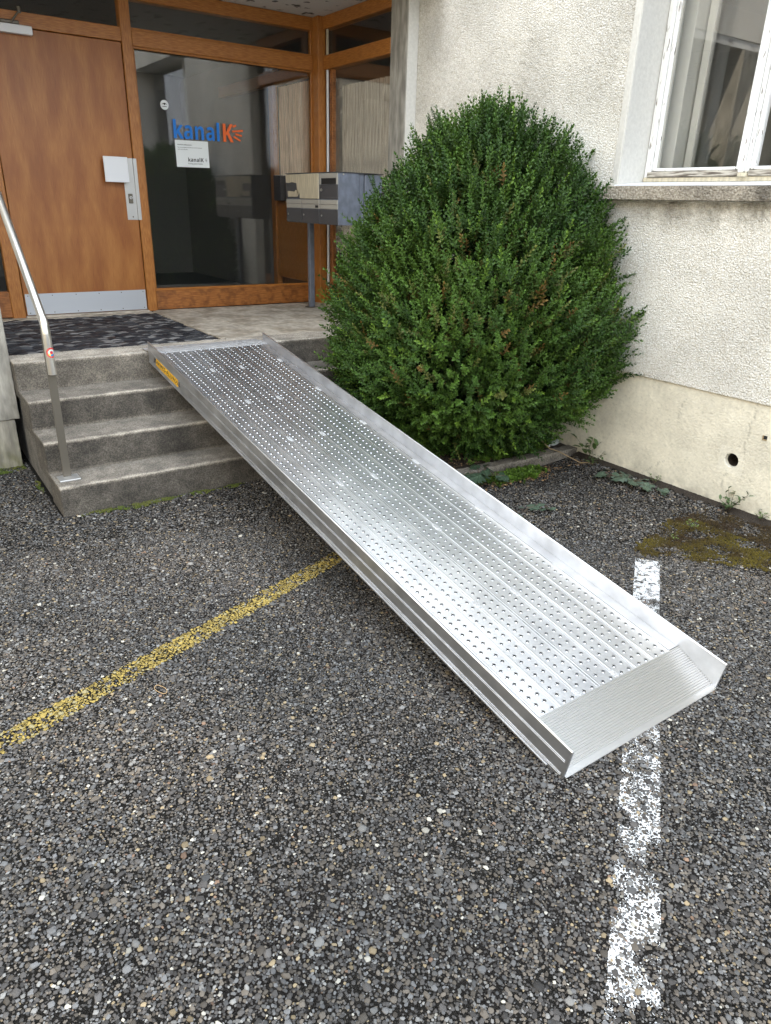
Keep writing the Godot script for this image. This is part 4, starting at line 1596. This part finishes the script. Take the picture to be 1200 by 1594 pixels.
# ---------------------------------------------------------------- lettering and notice on the glass
func notices() -> void:
	var zg := -0.0385
	var lg := thing("window_lettering", "blue and orange vinyl lettering with rays on the entrance glass", "sign", Vector3(-1.115, 2.155, zg))
	var o := put("blue_word", text("kanal", 0.135, 0.0016), M.blue, lg)
	o.scale = Vector3(0.87, 1.0, 1.0)
	o.position = Vector3(-0.066, -0.003, 0.001)
	var o2 := put("orange_letter", text("K", 0.142, 0.0016), M.orange, lg)
	o2.scale = Vector3(0.90, 1.0, 1.0)
	o2.position = Vector3(0.214, 0.0, 0.001)
	for r in [[0.268, 0.055, 0.300, 0.068], [0.262, 0.018, 0.362, 0.030], [0.290, 0.0, 0.352, -0.012], [0.272, -0.022, 0.335, -0.052]]:
		var a := Acc.new()
		var p := Vector2(r[0], r[1])
		var q := Vector2(r[2], r[3])
		var s := (q - p).normalized().orthogonal() * 0.0075
		a.prism(PackedVector2Array([p - s, q - s, q + s, p + s]), Vector3.ZERO, Vector3.RIGHT, Vector3.UP, Vector3(0, 0, 0.0016))
		put("ray", a.done(), M.orange, lg)
	var n := thing("paper_notice", "white paper notice taped to the glass below the blue lettering", "notice", Vector3(-1.235, 1.972, zg))
	n.rotation.z = deg_to_rad(0.8)
	var a2 := Acc.new()
	a2.box(Vector3(-0.148, -0.104, 0.0), Vector3(0.148, 0.104, 0.0008), 0.0)
	put("sheet", a2.done(), M.paper, n)
	for t in [["Herzlich willkommen", 0.0088, -0.128, 0.070, true], ["Der Haupteingang befindet sich auf der anderen", 0.0072, -0.128, 0.050, false], ["Seite des Gebäudes", 0.0072, -0.128, 0.034, false], ["kanalK", 0.031, -0.046, -0.045, true], ["Richtig gutes Radio.", 0.011, -0.046, -0.075, false]]:
		var tm := text(t[0], t[1], 0.0006, t[4])
		tm.horizontal_alignment = HORIZONTAL_ALIGNMENT_LEFT
		var to := put("printed_line", tm, M.ink, n)
		to.position = Vector3(t[2], t[3], 0.0012)
	for i in 4:
		var an := [0.9, 0.15, -0.35, -0.9][i] as float
		var a3 := Acc.new()
		var p3 := Vector2(0.112, -0.043) + Vector2(cos(an), sin(an)) * 0.004
		var q3 := Vector2(0.112, -0.043) + Vector2(cos(an), sin(an)) * 0.018
		var s3 := (q3 - p3).normalized().orthogonal() * 0.0012
		a3.prism(PackedVector2Array([p3 - s3, q3 - s3, q3 + s3, p3 + s3]), Vector3(0, 0, 0.0009), Vector3.RIGHT, Vector3.UP, Vector3(0, 0, 0.0006))
		put("printed_ray", a3.done(), M.ink, n)
	var s := thing("round_sticker", "small round white eye sticker on the glass above the lettering", "sticker", Vector3(-1.448, 2.330, zg))
	a2 = Acc.new()
	a2.disc(Vector3.ZERO, Vector3.RIGHT, Vector3.UP, 0.036, 28, 0.0008)
	put("disc", a2.done(), M.paper, s)
	a2 = Acc.new()
	var lid := PackedVector2Array()
	for i in 9:
		var t := i / 8.0
		lid.append(Vector2(lerpf(-0.022, 0.022, t), 0.004 + 0.011 * sin(PI * t)))
	for i in 9:
		var t := 1.0 - i / 8.0
		lid.append(Vector2(lerpf(-0.021, 0.021, t), 0.0015 + 0.008 * sin(PI * t)))
	a2.prism(lid, Vector3(0, 0, 0.0009), Vector3.RIGHT, Vector3.UP, Vector3(0, 0, 0.0004))
	a2.disc(Vector3(0, 0.005, 0.0009), Vector3.RIGHT, Vector3.UP, 0.007, 14, 0.0005)
	for q in [[-0.018, -0.009], [-0.007, 0.003], [0.005, 0.017]]:
		a2.box(Vector3(q[0], -0.015, 0.0009), Vector3(q[1], -0.010, 0.0014), 0.0)
	put("eye_print", a2.done(), M.ink, s)


# ---------------------------------------------------------------- box bush
func leaf_pts(a: Acc, base: Vector3, dir: Vector3, up: Vector3, ln: float, wd: float, col: Color) -> void:
	var side := dir.cross(up).normalized()
	var nn := side.cross(dir).normalized()
	var m := base + dir * ln * 0.5 + nn * ln * 0.04
	var tip := base + dir * ln + nn * ln * -0.06
	var l1 := base + dir * ln * 0.28 + side * wd * 0.42 + nn * wd * 0.14
	var l2 := base + dir * ln * 0.70 + side * wd * 0.40 + nn * wd * 0.14
	var r1 := base + dir * ln * 0.28 - side * wd * 0.42 + nn * wd * 0.14
	var r2 := base + dir * ln * 0.70 - side * wd * 0.40 + nn * wd * 0.14
	a.col = col
	a.tri(base, l1, m, nn)
	a.tri(l1, l2, m, nn)
	a.tri(l2, tip, m, nn)
	a.tri(base, m, r1, nn)
	a.tri(r1, m, r2, nn)
	a.tri(r2, m, tip, nn)


func sprig(sd: int, pairs: int, ln: float) -> ArrayMesh:
	var r := RandomNumberGenerator.new()
	r.seed = sd
	var a := Acc.new()
	a.col = Color(0.62, 0.6, 0.4)
	a.tube([Vector3.ZERO, Vector3(0.004, ln * 0.5, 0), Vector3(0, ln, 0.003)], 0.0011, 4, 0.5)
	for i in pairs:
		var t := (i + 0.4) / pairs
		var y := ln * t
		var turn := (i % 2) * PI * 0.5 + r.randf_range(-0.4, 0.4)
		for s in 2:
			var an := turn + s * PI
			var el := lerpf(0.35, 1.05, t) + r.randf_range(-0.2, 0.2)
			var d := Vector3(cos(an) * cos(el), sin(el), sin(an) * cos(el))
			var sz := lerpf(1.0, 0.62, t * t) * r.randf_range(0.8, 1.15)
			var k := lerpf(0.55, 0.84, t) * r.randf_range(0.8, 1.18)
			leaf_pts(a, Vector3(0, y, 0), d, Vector3.UP, 0.027 * sz, 0.0150 * sz, Color(k, k, k))
	leaf_pts(a, Vector3(0, ln, 0), Vector3(0.2, 1, 0.1).normalized(), Vector3(0.5, 0, 1), 0.013, 0.007, Color(1.0, 1.0, 0.85))
	return a.done()


const BC := Vector3(-0.45, 0.0, 2.9)


func bush_r(y: float) -> float:
	var ys := [-0.02, 0.1, 0.26, 0.44, 0.58, 0.78, 1.0, 1.25, 1.44, 1.62, 1.79, 1.95, 2.05, 2.12]
	var rs := [0.34, 0.47, 0.67, 0.84, 0.91, 0.94, 0.93, 0.83, 0.74, 0.63, 0.48, 0.37, 0.23, 0.07]
	for i in ys.size() - 1:
		if y <= ys[i + 1]:
			return lerpf(rs[i], rs[i + 1], clampf((y - ys[i]) / (ys[i + 1] - ys[i]), 0.0, 1.0))
	return 0.02


func bush() -> void:
	var b := thing("box_bush", "big rounded dark green box bush growing between the ramp and stucco wall", "bush", BC)
	var a := Acc.new()
	var tips: Array = []
	for i in 26:
		var an := TAU * i / 26.0 + rng.randf_range(-0.2, 0.2)
		var y := rng.randf_range(0.5, 1.9)
		var rr := bush_r(y) * 0.8
		var e := Vector3(cos(an) * rr, y, sin(an) * rr)
		if e.x > 0.5:
			e.x = 0.5
		var mid := Vector3(e.x * 0.35 + rng.randf_range(-0.08, 0.08), y * 0.45, e.z * 0.35 + rng.randf_range(-0.08, 0.08))
		a.tube([Vector3(rng.randf_range(-0.1, 0.1), 0.03, rng.randf_range(-0.1, 0.1)), mid, e], 0.016, 6, 0.3)
	put("trunk", a.done(), M.bark, b)
	var kinds := [sprig(1, 6, 0.095), sprig(2, 7, 0.11), sprig(3, 5, 0.08), sprig(4, 9, 0.15)]
	var xfs := [[], [], [], []]
	var cols := [[], [], [], []]
	var total := 26000
	for i in total:
		var y := rng.randf_range(-0.02, 2.12)
		var r0 := bush_r(y)
		# spread by circumference
		if rng.randf() > (r0 + 0.16) / 1.1:
			continue
		var an := rng.randf() * TAU
		var dirh := Vector3(cos(an), 0, sin(an))
		var lump := 1.0 + 0.15 * noise_a.get_noise_3d(dirh.x * 1.7 + 3, y * 1.9, dirh.z * 1.7) + 0.10 * noise_a.get_noise_3d(dirh.x * 5.5, y * 5.5, dirh.z * 5.5 + 7)
		var clump := noise_c.get_noise_3d(dirh.x * r0 * 4.2, y * 4.2, dirh.z * r0 * 4.2) + 1.0
		var depth := pow(rng.randf(), 1.7) * 0.26
		var rr := maxf(0.0, r0 * lump + (0.08 + 0.09 * clampf(1.0 - absf(y - 1.65) * 2.2, 0.0, 1.0)) * maxf(0.0, dirh.x * 0.75 + dirh.z * 0.66) * clampf((y - 0.3) * 2.5, 0.0, 1.0) - 0.085 * clampf(1.0 - clump * 3.2, 0.0, 1.0) - depth)
		var p := Vector3(dirh.x * rr, y, dirh.z * rr)
		var slope := (bush_r(y - 0.06) - bush_r(y + 0.06)) / 0.12
		var outw := (dirh + Vector3(0, clampf(slope, -1.2, 2.0), 0)).normalized()
		if p.x > 0.535:
			if rng.randf() < 0.75:
				continue
			p.x = 0.535 - rng.randf() * 0.05
		# gaps where the twigs part
		var gap := noise_a.get_noise_3d(p.x * 7 + 20, p.y * 7, p.z * 7)
		if gap > 0.24 and depth < 0.14:
			continue
		var gd := (outw * rng.randf_range(0.5, 1.1) + Vector3.UP * rng.randf_range(0.35, 1.0) + Vector3(rng.randf_range(-0.5, 0.5), rng.randf_range(-0.3, 0.3), rng.randf_range(-0.5, 0.5))).normalized()
		var xa := gd.cross(Vector3(rng.randf_range(-1, 1), rng.randf_range(-1, 1), rng.randf_range(-1, 1))).normalized()
		var sc := rng.randf_range(0.8, 1.2)
		var bs := Basis(xa, gd, xa.cross(gd)).scaled(Vector3(sc, sc, sc))
		var k := rng.randi() % 3
		if depth < 0.03 and rng.randf() < (0.3 if y < 1.6 else 0.6):
			k = 3
		var tone := noise_b.get_noise_3d(p.x * 2.2, p.y * 2.2 + 11, p.z * 2.2)
		var col := Color(0.032, 0.082, 0.017).lerp(Color(0.094, 0.182, 0.026), clampf(0.5 + tone * 1.3 + rng.randf_range(-0.25, 0.25), 0.0, 1.0))
		if depth < 0.05 and rng.randf() < 0.06:
			col = Color(0.15, 0.26, 0.035)
		# browned twigs low in the middle of the front
		var front := Vector2(-0.36, 0.40) - Vector2(p.x, p.z)
		var rust := 0.5 - absf(p.y - 1.05) * 0.45 - front.length() * 0.28 + 0.45 * noise_a.get_noise_3d(p.x * 4, p.y * 4, p.z * 4 + 50)
		if rng.randf() < clampf(rust - 0.2, 0.0, 0.2):
			col = Color(0.22, 0.14, 0.04) if rng.randf() < 0.3 else Color(0.14, 0.16, 0.04)
		xfs[k].append(Transform3D(bs, p))
		cols[k].append(col * rng.randf_range(0.8, 1.25))
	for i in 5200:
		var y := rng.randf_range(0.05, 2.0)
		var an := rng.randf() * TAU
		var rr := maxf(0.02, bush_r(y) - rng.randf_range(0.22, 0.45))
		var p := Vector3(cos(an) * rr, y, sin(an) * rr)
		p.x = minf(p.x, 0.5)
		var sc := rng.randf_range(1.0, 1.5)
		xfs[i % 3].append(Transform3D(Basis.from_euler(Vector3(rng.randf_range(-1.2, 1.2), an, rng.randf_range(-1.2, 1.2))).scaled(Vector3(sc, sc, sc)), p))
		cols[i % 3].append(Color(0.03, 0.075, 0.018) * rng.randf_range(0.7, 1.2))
	# leading shoots: little cones of sprigs standing out of the crown
	for i in 190:
		var y := rng.randf_range(0.25, 2.0) if i > 60 else rng.randf_range(1.3, 2.02)
		var an := rng.randf() * TAU
		var dirh := Vector3(cos(an), 0, sin(an))
		var rr := bush_r(y) * (1.0 + 0.15 * noise_a.get_noise_3d(dirh.x * 1.7 + 3, y * 1.9, dirh.z * 1.7)) + 0.08 * maxf(0.0, dirh.x * 0.75 + dirh.z * 0.66) * clampf((y - 0.3) * 2.5, 0.0, 1.0) - 0.05
		var p := dirh * rr + Vector3(0, y, 0)
		if p.x > 0.46:
			continue
		var ax := (Vector3.UP + dirh * rng.randf_range(0.1, 0.6)).normalized()
		var ln := rng.randf_range(0.08, 0.20) * (0.75 if y > 1.7 else 1.0)
		var tone := rng.randf_range(0.0, 1.0)
		for j in 9:
			var t := j / 8.0
			var spread := (1.0 - t) * 0.9
			var gd := (ax + Vector3(rng.randf_range(-1, 1), rng.randf_range(-0.2, 0.5), rng.randf_range(-1, 1)) * spread).normalized()
			var xa := gd.cross(Vector3(0.3, 0.1, 0.9)).normalized()
			var sc := lerpf(1.0, 0.7, t)
			xfs[j % 3].append(Transform3D(Basis(xa, gd, xa.cross(gd)).scaled(Vector3(sc, sc, sc)), p + ax * ln * t))
			cols[j % 3].append(Color(0.030, 0.080, 0.018).lerp(Color(0.078, 0.155, 0.026), clampf(tone * 0.6 + t * 0.3, 0.0, 1.0)) * rng.randf_range(0.8, 1.2))
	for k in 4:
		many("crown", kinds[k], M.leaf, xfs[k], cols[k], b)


# ---------------------------------------------------------------- bed, kerb, moss, litter
func garden() -> void:
	var bed := put("flower_bed_soil", sheet(60, 60, func(u: float, v: float) -> Vector3:
		var x := lerpf(-1.5, 0.11, u)
		var z := lerpf(1.89, 3.385, v)
		var e := clampf((x + 1.5) / 0.3, 0.0, 1.0)
		return Vector3(x, 0.062 * e + 0.008 * noise_a.get_noise_2d(x * 9, z * 9) * e + 0.004, z),
		func(_p: Vector3) -> Color: return Color.WHITE, Vector3.UP), M.soil)
	bed.set_meta("kind", "structure")
	var kc := func(p: Vector3) -> Color:
		var k := 0.30 + 0.3 * noise_b.get_noise_3dv(p * 9.0) + (0.12 if p.y > 0.066 else 0.0)
		return Color(k, k * 0.96, k * 0.9)
	var kb := put("bed_kerb", rough_box(Vector3(-0.98, -0.05, 3.385), Vector3(0.108, 0.076, 3.475), 0.016, 0.003, kc, 0.008), M.step)
	tag(kb, "low rough concrete kerb edging the soil under the bush", "kerb")
	# grey river stone lying on the bed by the wall
	var pm := pebble_mesh(77)
	var s := put("river_stone", pm, mat(0.26, 0.28, 0.26, 0.7))
	s.transform = Transform3D(Basis(Vector3.UP, 0.3).scaled_local(Vector3(0.052, 0.026, 0.034)), Vector3(0.03, 0.088, 3.33))
	tag(s, "smooth grey oval stone lying on the soil behind the kerb", "stone")
	var s2 := put("river_stone", pm, mat(0.36, 0.36, 0.34, 0.7))
	s2.transform = Transform3D(Basis(Vector3.UP, 1.3).scaled_local(Vector3(0.026, 0.016, 0.02)), Vector3(-0.05, 0.082, 3.335))
	tag(s2, "small pale stone beside the oval stone behind the kerb", "stone")
	# dry leaf litter before the kerb and in the bed
	var a := Acc.new()
	leaf_pts(a, Vector3(-0.5, 0, 0), Vector3.RIGHT, Vector3.UP, 1.0, 0.55, Color.WHITE)
	var lf := a.done()
	var xfs := []
	var cols := []
	for i in 1500:
		var p := Vector3.ZERO
		if i < 650:
			p = Vector3(-0.55 + rng.randfn(0.0, 0.25), 0.006, 3.56 + rng.randfn(0.0, 0.06))
			if p.z < 3.49:
				continue
		else:
			p = Vector3(rng.randf_range(-1.0, 0.08), 0.072, rng.randf_range(2.9, 3.37))
		if p.x > 0.08:
			continue
		p.y += ground_y(p.x, p.z) + rng.randf() * 0.008
		var sc := rng.randf_range(0.010, 0.026)
		var bs := Basis.from_euler(Vector3(rng.randf_range(-0.6, 0.6), rng.randf() * TAU, rng.randf_range(-0.6, 0.6))).scaled(Vector3(sc, sc, sc))
		xfs.append(Transform3D(bs, p))
		cols.append(Color(0.19, 0.12, 0.06) * rng.randf_range(0.45, 1.6))
	var lit := many("leaf_litter", lf, mat(1, 1, 1, 0.9), xfs, cols)
	tag(lit, "dry brown leaf litter scattered under the bush and along the kerb", "dead leaves")
	# bright ground cover on both sides of the kerb
	var gc := sprig(9, 5, 0.03)
	for part in [[-0.56, 3.545, 0.17, 0.05, 420, 0.0, "bright green ground cover creeping along the front of the low kerb"], [-0.36, 3.33, 0.22, 0.03, 420, 0.068, "bright green ground cover growing on the soil behind the low kerb"]]:
		xfs = []
		cols = []
		for i in part[4]:
			var p := Vector3(part[0] + rng.randfn(0.0, part[2] * 0.55), part[5], part[1] + rng.randfn(0.0, part[3] * 0.7))
			if part[5] == 0.0 and p.z < 3.485:
				p.z = 3.485 + rng.randf() * 0.02
			if part[5] > 0.0 and p.z > 3.38:
				p.z = 3.37
			p.y += ground_y(p.x, p.z) + rng.randf() * 0.012
			var bs := Basis.from_euler(Vector3(rng.randf_range(-0.7, 0.7), rng.randf() * TAU, rng.randf_range(-0.7, 0.7))) * rng.randf_range(0.6, 1.2)
			xfs.append(Transform3D(bs, p))
			cols.append(Color(0.12, 0.22, 0.03) * rng.randf_range(0.6, 1.4))
		var o := many("ground_cover", gc, M.leaf, xfs, cols)
		tag(o, part[6], "ground cover")
	# moss by the wall
	moss("moss_patch", "olive brown moss patch on the asphalt at the end of the white line", PackedVector2Array([Vector2(-0.78, 4.66), Vector2(-0.55, 4.60), Vector2(-0.36, 4.55), Vector2(-0.16, 4.49), Vector2(0.0, 4.57), Vector2(0.06, 4.9), Vector2(-0.06, 5.5), Vector2(-0.40, 5.5), Vector2(-0.40, 5.16), Vector2(-0.50, 5.04), Vector2(-0.62, 4.93), Vector2(-0.64, 4.82), Vector2(-0.80, 4.73)]), 16000, 0.012, false)
	moss("moss_strip", "thin green moss growing along the foot of the lowest step", PackedVector2Array([Vector2(-3.08, 2.752), Vector2(-2.1, 2.752), Vector2(-2.1, 2.79), Vector2(-2.5, 2.785), Vector2(-2.75, 2.83), Vector2(-2.95, 2.79), Vector2(-3.08, 2.775)]), 1500, 0.006, true)
	moss("moss_tuft", "bright green moss tuft at the foot of the left pillar", PackedVector2Array([Vector2(-3.45, 1.76), Vector2(-3.2, 1.76), Vector2(-3.19, 1.83), Vector2(-3.3, 1.87), Vector2(-3.45, 1.86)]), 700, 0.01, true)
	moss("moss_tuft", "bright green moss tuft in the gap beside the stairs", PackedVector2Array([Vector2(-3.2, 2.1), Vector2(-3.168, 2.1), Vector2(-3.168, 2.32), Vector2(-3.2, 2.3)]), 260, 0.008, true)
	var ss := put("soil_strip", sheet(220, 14, func(u: float, v: float) -> Vector3:
		var z := lerpf(3.48, 5.7, u)
		var x := lerpf(-0.06, 0.118, v)
		return Vector3(x, ground_y(x, z) + 0.003 + 0.012 * v * v + 0.004 * noise_a.get_noise_2d(x * 40, z * 40), z),
		func(_p: Vector3) -> Color: return Color.WHITE, Vector3.UP,
		func(p: Vector3) -> bool: return p.x < 0.055 + 0.10 * noise_b.get_noise_2d(p.z * 3.0, 4.0) + 0.05 * noise_b.get_noise_2d(p.z * 30, p.x * 30)), M.soil)
	ss.set_meta("kind", "structure")
	# debris along the wall foot
	xfs = []
	cols = []
	var stone := pebble_mesh(55)
	for i in 900:
		var z := rng.randf_range(3.5, 5.6)
		var x := 0.105 - absf(rng.randfn(0.0, 0.07))
		var r := rng.randf_range(0.003, 0.009)
		xfs.append(Transform3D(Basis(Vector3.UP, rng.randf() * TAU).scaled_local(Vector3(r, r * 0.7, r * 0.8)), Vector3(x, ground_y(x, z) + 0.002, z)))
		cols.append(stone_colour() * 1.2)
	var db := many("wall_foot_grit", stone, M.pebble, xfs, cols)
	tag(db, "loose grit gathered along the foot of the plinth", "grit")


func moss(called: String, label: String, poly: PackedVector2Array, n: int, hgt: float, green: bool) -> void:
	var a := Acc.new()
	for k in 6:
		var an := TAU * k / 6.0
		var d := Vector3(cos(an), 0, sin(an))
		var s := Vector3(-sin(an), 0, cos(an)) * 0.22
		a.tri(-s, s, d * 0.55 + Vector3(0, 1.0, 0), Vector3.UP + d)
	var tuft := a.done()
	var lo := poly[0]
	var hi := poly[0]
	for p in poly:
		lo = lo.min(p)
		hi = hi.max(p)
	var xfs := []
	var cols := []
	var tries := 0
	while xfs.size() < n and tries < n * 8:
		tries += 1
		var p := Vector2(rng.randf_range(lo.x, hi.x), rng.randf_range(lo.y, hi.y))
		if not Geometry2D.is_point_in_polygon(p + Vector2(noise_a.get_noise_2d(p.x * 14, p.y * 14), noise_a.get_noise_2d(p.y * 14, p.x * 14)) * 0.05, poly):
			continue
		var den := noise_b.get_noise_2d(p.x * 9, p.y * 9)
		if den < -0.12 and rng.randf() < 0.85:
			continue
		var sc := rng.randf_range(0.004, 0.008)
		var bs := Basis.from_euler(Vector3(rng.randf_range(-0.4, 0.4), rng.randf() * TAU, rng.randf_range(-0.4, 0.4))).scaled(Vector3(sc, sc * rng.randf_range(0.7, 1.5), sc))
		xfs.append(Transform3D(bs, Vector3(p.x, ground_y(p.x, p.y) + maxf(0.0, den + 0.1) * hgt, p.y)))
		var t := clampf(0.5 + noise_b.get_noise_2d(p.x * 5 + 30, p.y * 5) * 1.6, 0.0, 1.0)
		if green:
			cols.append(Color(0.10, 0.15, 0.02).lerp(Color(0.16, 0.17, 0.04), t) * rng.randf_range(0.6, 1.3))
		else:
			var c := Color(0.060, 0.036, 0.013).lerp(Color(0.150, 0.118, 0.016), t)
			if p.x > -0.16 and p.y < 5.1:
				c = c.lerp(Color(0.055, 0.034, 0.018), 0.75)
			cols.append(c * rng.randf_range(0.55, 1.5))
	var o := many(called, tuft, mat(1, 1, 1, 0.9), xfs, cols)
	tag(o, label, "moss")


# ---------------------------------------------------------------- small plants and bits
func ivy_leaf(sd: int) -> ArrayMesh:
	var r := RandomNumberGenerator.new()
	r.seed = sd
	var a := Acc.new()
	var out := [[0.0, 0.0], [0.28, -0.10], [0.50, 0.12], [0.34, 0.30], [0.46, 0.56], [0.20, 0.62], [0.0, 1.0]]
	var pts: Array = []
	for q in out:
		pts.append(Vector3(q[0], -absf(q[0]) * 0.22 + r.randf_range(-0.04, 0.04), q[1]))
	for s in [-1.0, 1.0]:
		for i in pts.size() - 1:
			var p0: Vector3 = pts[i] * Vector3(s, 1, 1)
			var p1: Vector3 = pts[i + 1] * Vector3(s, 1, 1)
			a.col = Color(0.42, 0.42, 0.42)
			a.tri(Vector3(0, 0.02, 0.25), p0, p1, Vector3.UP)
	# pale veins as slim raised ridges
	a.col = Color(1.0, 0.92, 0.95)
	for e in [Vector3(0, 0.0, 0.92), Vector3(0.40, -0.08, 0.52), Vector3(-0.40, -0.08, 0.52), Vector3(0.42, -0.08, 0.14), Vector3(-0.42, -0.08, 0.14)]:
		var b := Vector3(0, 0.03, 0.2)
		var sd2: Vector3 = (e - b).cross(Vector3.UP).normalized() * 0.014
		a.tri(b - sd2, b + sd2, e + Vector3(0, 0.02, 0), Vector3.UP)
	return a.done()


func ivy(label: String, at: Vector3, n: int, spread: Vector2, size: float, col: Color) -> void:
	var t := thing("ivy_plant", label, "ivy", at, "")
	var stem := Acc.new()
	var m := mat(col.r / 0.42, col.g / 0.42, col.b / 0.42, 0.5)
	for i in n:
		var p := Vector3(rng.randf_range(-spread.x, spread.x), rng.randf_range(0.012, 0.045), rng.randf_range(-spread.y, spread.y))
		stem.tube([Vector3(p.x * 0.2, 0.004, p.z * 0.2), p * 0.6 + Vector3(0, 0.008, 0), p], 0.0016, 5)
		var o := put("leaf", ivy_leaf(100 + i), m, t)
		var sc := size * rng.randf_range(0.75, 1.2)
		o.transform = Transform3D(Basis.from_euler(Vector3(rng.randf_range(0.1, 0.6), rng.randf() * TAU, rng.randf_range(-0.35, 0.35))).scaled(Vector3(sc, sc, sc)), p)
	put("stem", stem.done(), M.bark, t)


func weed(label: String, at: Vector3, n: int, hgt: float, col: Color) -> void:
	var t := thing("weed", label, "weed", at)
	var st := Acc.new()
	var lv := Acc.new()
	for i in n:
		var an := TAU * i / n + rng.randf_range(-0.5, 0.5)
		var top := Vector3(cos(an) * hgt * rng.randf_range(0.3, 0.8), hgt * rng.randf_range(0.4, 1.0), sin(an) * hgt * rng.randf_range(0.3, 0.8))
		if top.x + at.x > 0.1:
			top.x = 0.1 - at.x
		st.tube([Vector3.ZERO, top * 0.5 + Vector3(0, hgt * 0.08, 0), top], 0.0012, 4)
		for k in 4:
			var q := top * lerpf(0.35, 1.0, k / 3.0)
			var d := Vector3(rng.randf_range(-1, 0.6), rng.randf_range(-0.1, 0.8), rng.randf_range(-1, 1)).normalized()
			var kk := rng.randf_range(0.55, 1.0)
			leaf_pts(lv, q, d, Vector3.UP, hgt * 0.3, hgt * 0.16, Color(kk, kk, kk))
	put("stem", st.done(), M.bark, t)
	put("leaves", lv.done(), mat(col.r, col.g, col.b, 0.55), t)


func small_plants() -> void:
	var dark := Color(0.035, 0.062, 0.035)
	var grey := Color(0.055, 0.085, 0.055)
	ivy("large dark ivy leaves hanging over the kerb beside the ramp edge", Vector3(-0.84, 0.05, 3.52), 16, Vector2(0.14, 0.10), 0.085, dark)
	ivy("ivy leaves lying against the side of the ramp, left of another sprig", Vector3(-0.94, 0.0, 4.00), 7, Vector2(0.10, 0.06), 0.05, grey)
	ivy("small ivy sprig on bare asphalt between the ramp and the kerb", Vector3(-0.77, 0.0, 4.06), 5, Vector2(0.05, 0.05), 0.045, grey)
	ivy("spreading ivy patch at the plinth foot with pale veined leaves", Vector3(-0.03, 0.02, 4.02), 26, Vector2(0.07, 0.17), 0.072, grey)
	ivy("ivy leaves at the plinth foot nearer the drain hole", Vector3(-0.02, 0.02, 4.27), 6, Vector2(0.05, 0.06), 0.045, grey)
	ivy("ivy climbing up the underside of the bush behind the kerb", Vector3(-0.16, 0.14, 3.33), 5, Vector2(0.06, 0.03), 0.055, grey)
	weed("broad leaved green weed in the corner of kerb and plinth", Vector3(0.02, 0.03, 3.70), 9, 0.10, Color(0.07, 0.12, 0.03))
	weed("tall thin weed standing against the plinth by the kerb end", Vector3(0.06, 0.04, 3.60), 4, 0.22, Color(0.075, 0.13, 0.03))
	weed("tiny weed against the plinth above the spreading ivy", Vector3(0.07, 0.04, 4.15), 5, 0.07, Color(0.08, 0.15, 0.03))
	weed("green weed at the plinth foot straight below the drain hole", Vector3(0.07, 0.04, 4.66), 10, 0.12, Color(0.075, 0.13, 0.04))
	weed("small weed at the plinth foot nearest the right frame edge", Vector3(0.08, 0.04, 4.84), 6, 0.06, Color(0.09, 0.16, 0.03))
	weed("pale seedling growing in the middle of the moss patch", Vector3(-0.30, 0.012, 4.67), 8, 0.05, Color(0.14, 0.22, 0.04))
	weed("pale seedling at the near edge of the moss patch", Vector3(-0.50, 0.008, 4.70), 5, 0.035, Color(0.16, 0.24, 0.04))
	var tw := Acc.new()
	tw.tube([Vector3(-0.20, 0.20, 3.30), Vector3(-0.14, 0.10, 3.44), Vector3(-0.10, 0.085, 3.49), Vector3(-0.02, 0.03, 3.62), Vector3(0.03, 0.035, 3.66)], 0.004, 6, 0.7)
	var two := put("dry_vine", tw.done(), M.straw)
	tag(two, "bare straw coloured vine hanging over the kerb", "vine")
	# rubber band lying on the asphalt
	var band := Acc.new()
	var path: Array = []
	for i in 25:
		var an := TAU * i / 24.0
		path.append(Vector3(cos(an) * 0.020 * (1.0 + 0.15 * sin(2.0 * an)), 0.0055, sin(an) * 0.040))
	band.tube(path, 0.0015, 6)
	var bo := put("rubber_band", band.done(), mat(0.45, 0.30, 0.15, 0.7))
	bo.position = Vector3(-3.21, 0.0, 4.51)
	bo.rotation.y = 0.2
	bo.scale = Vector3(0.72, 1.0, 0.8)
	tag(bo, "tan rubber band lying in a loop on the asphalt", "rubber band")
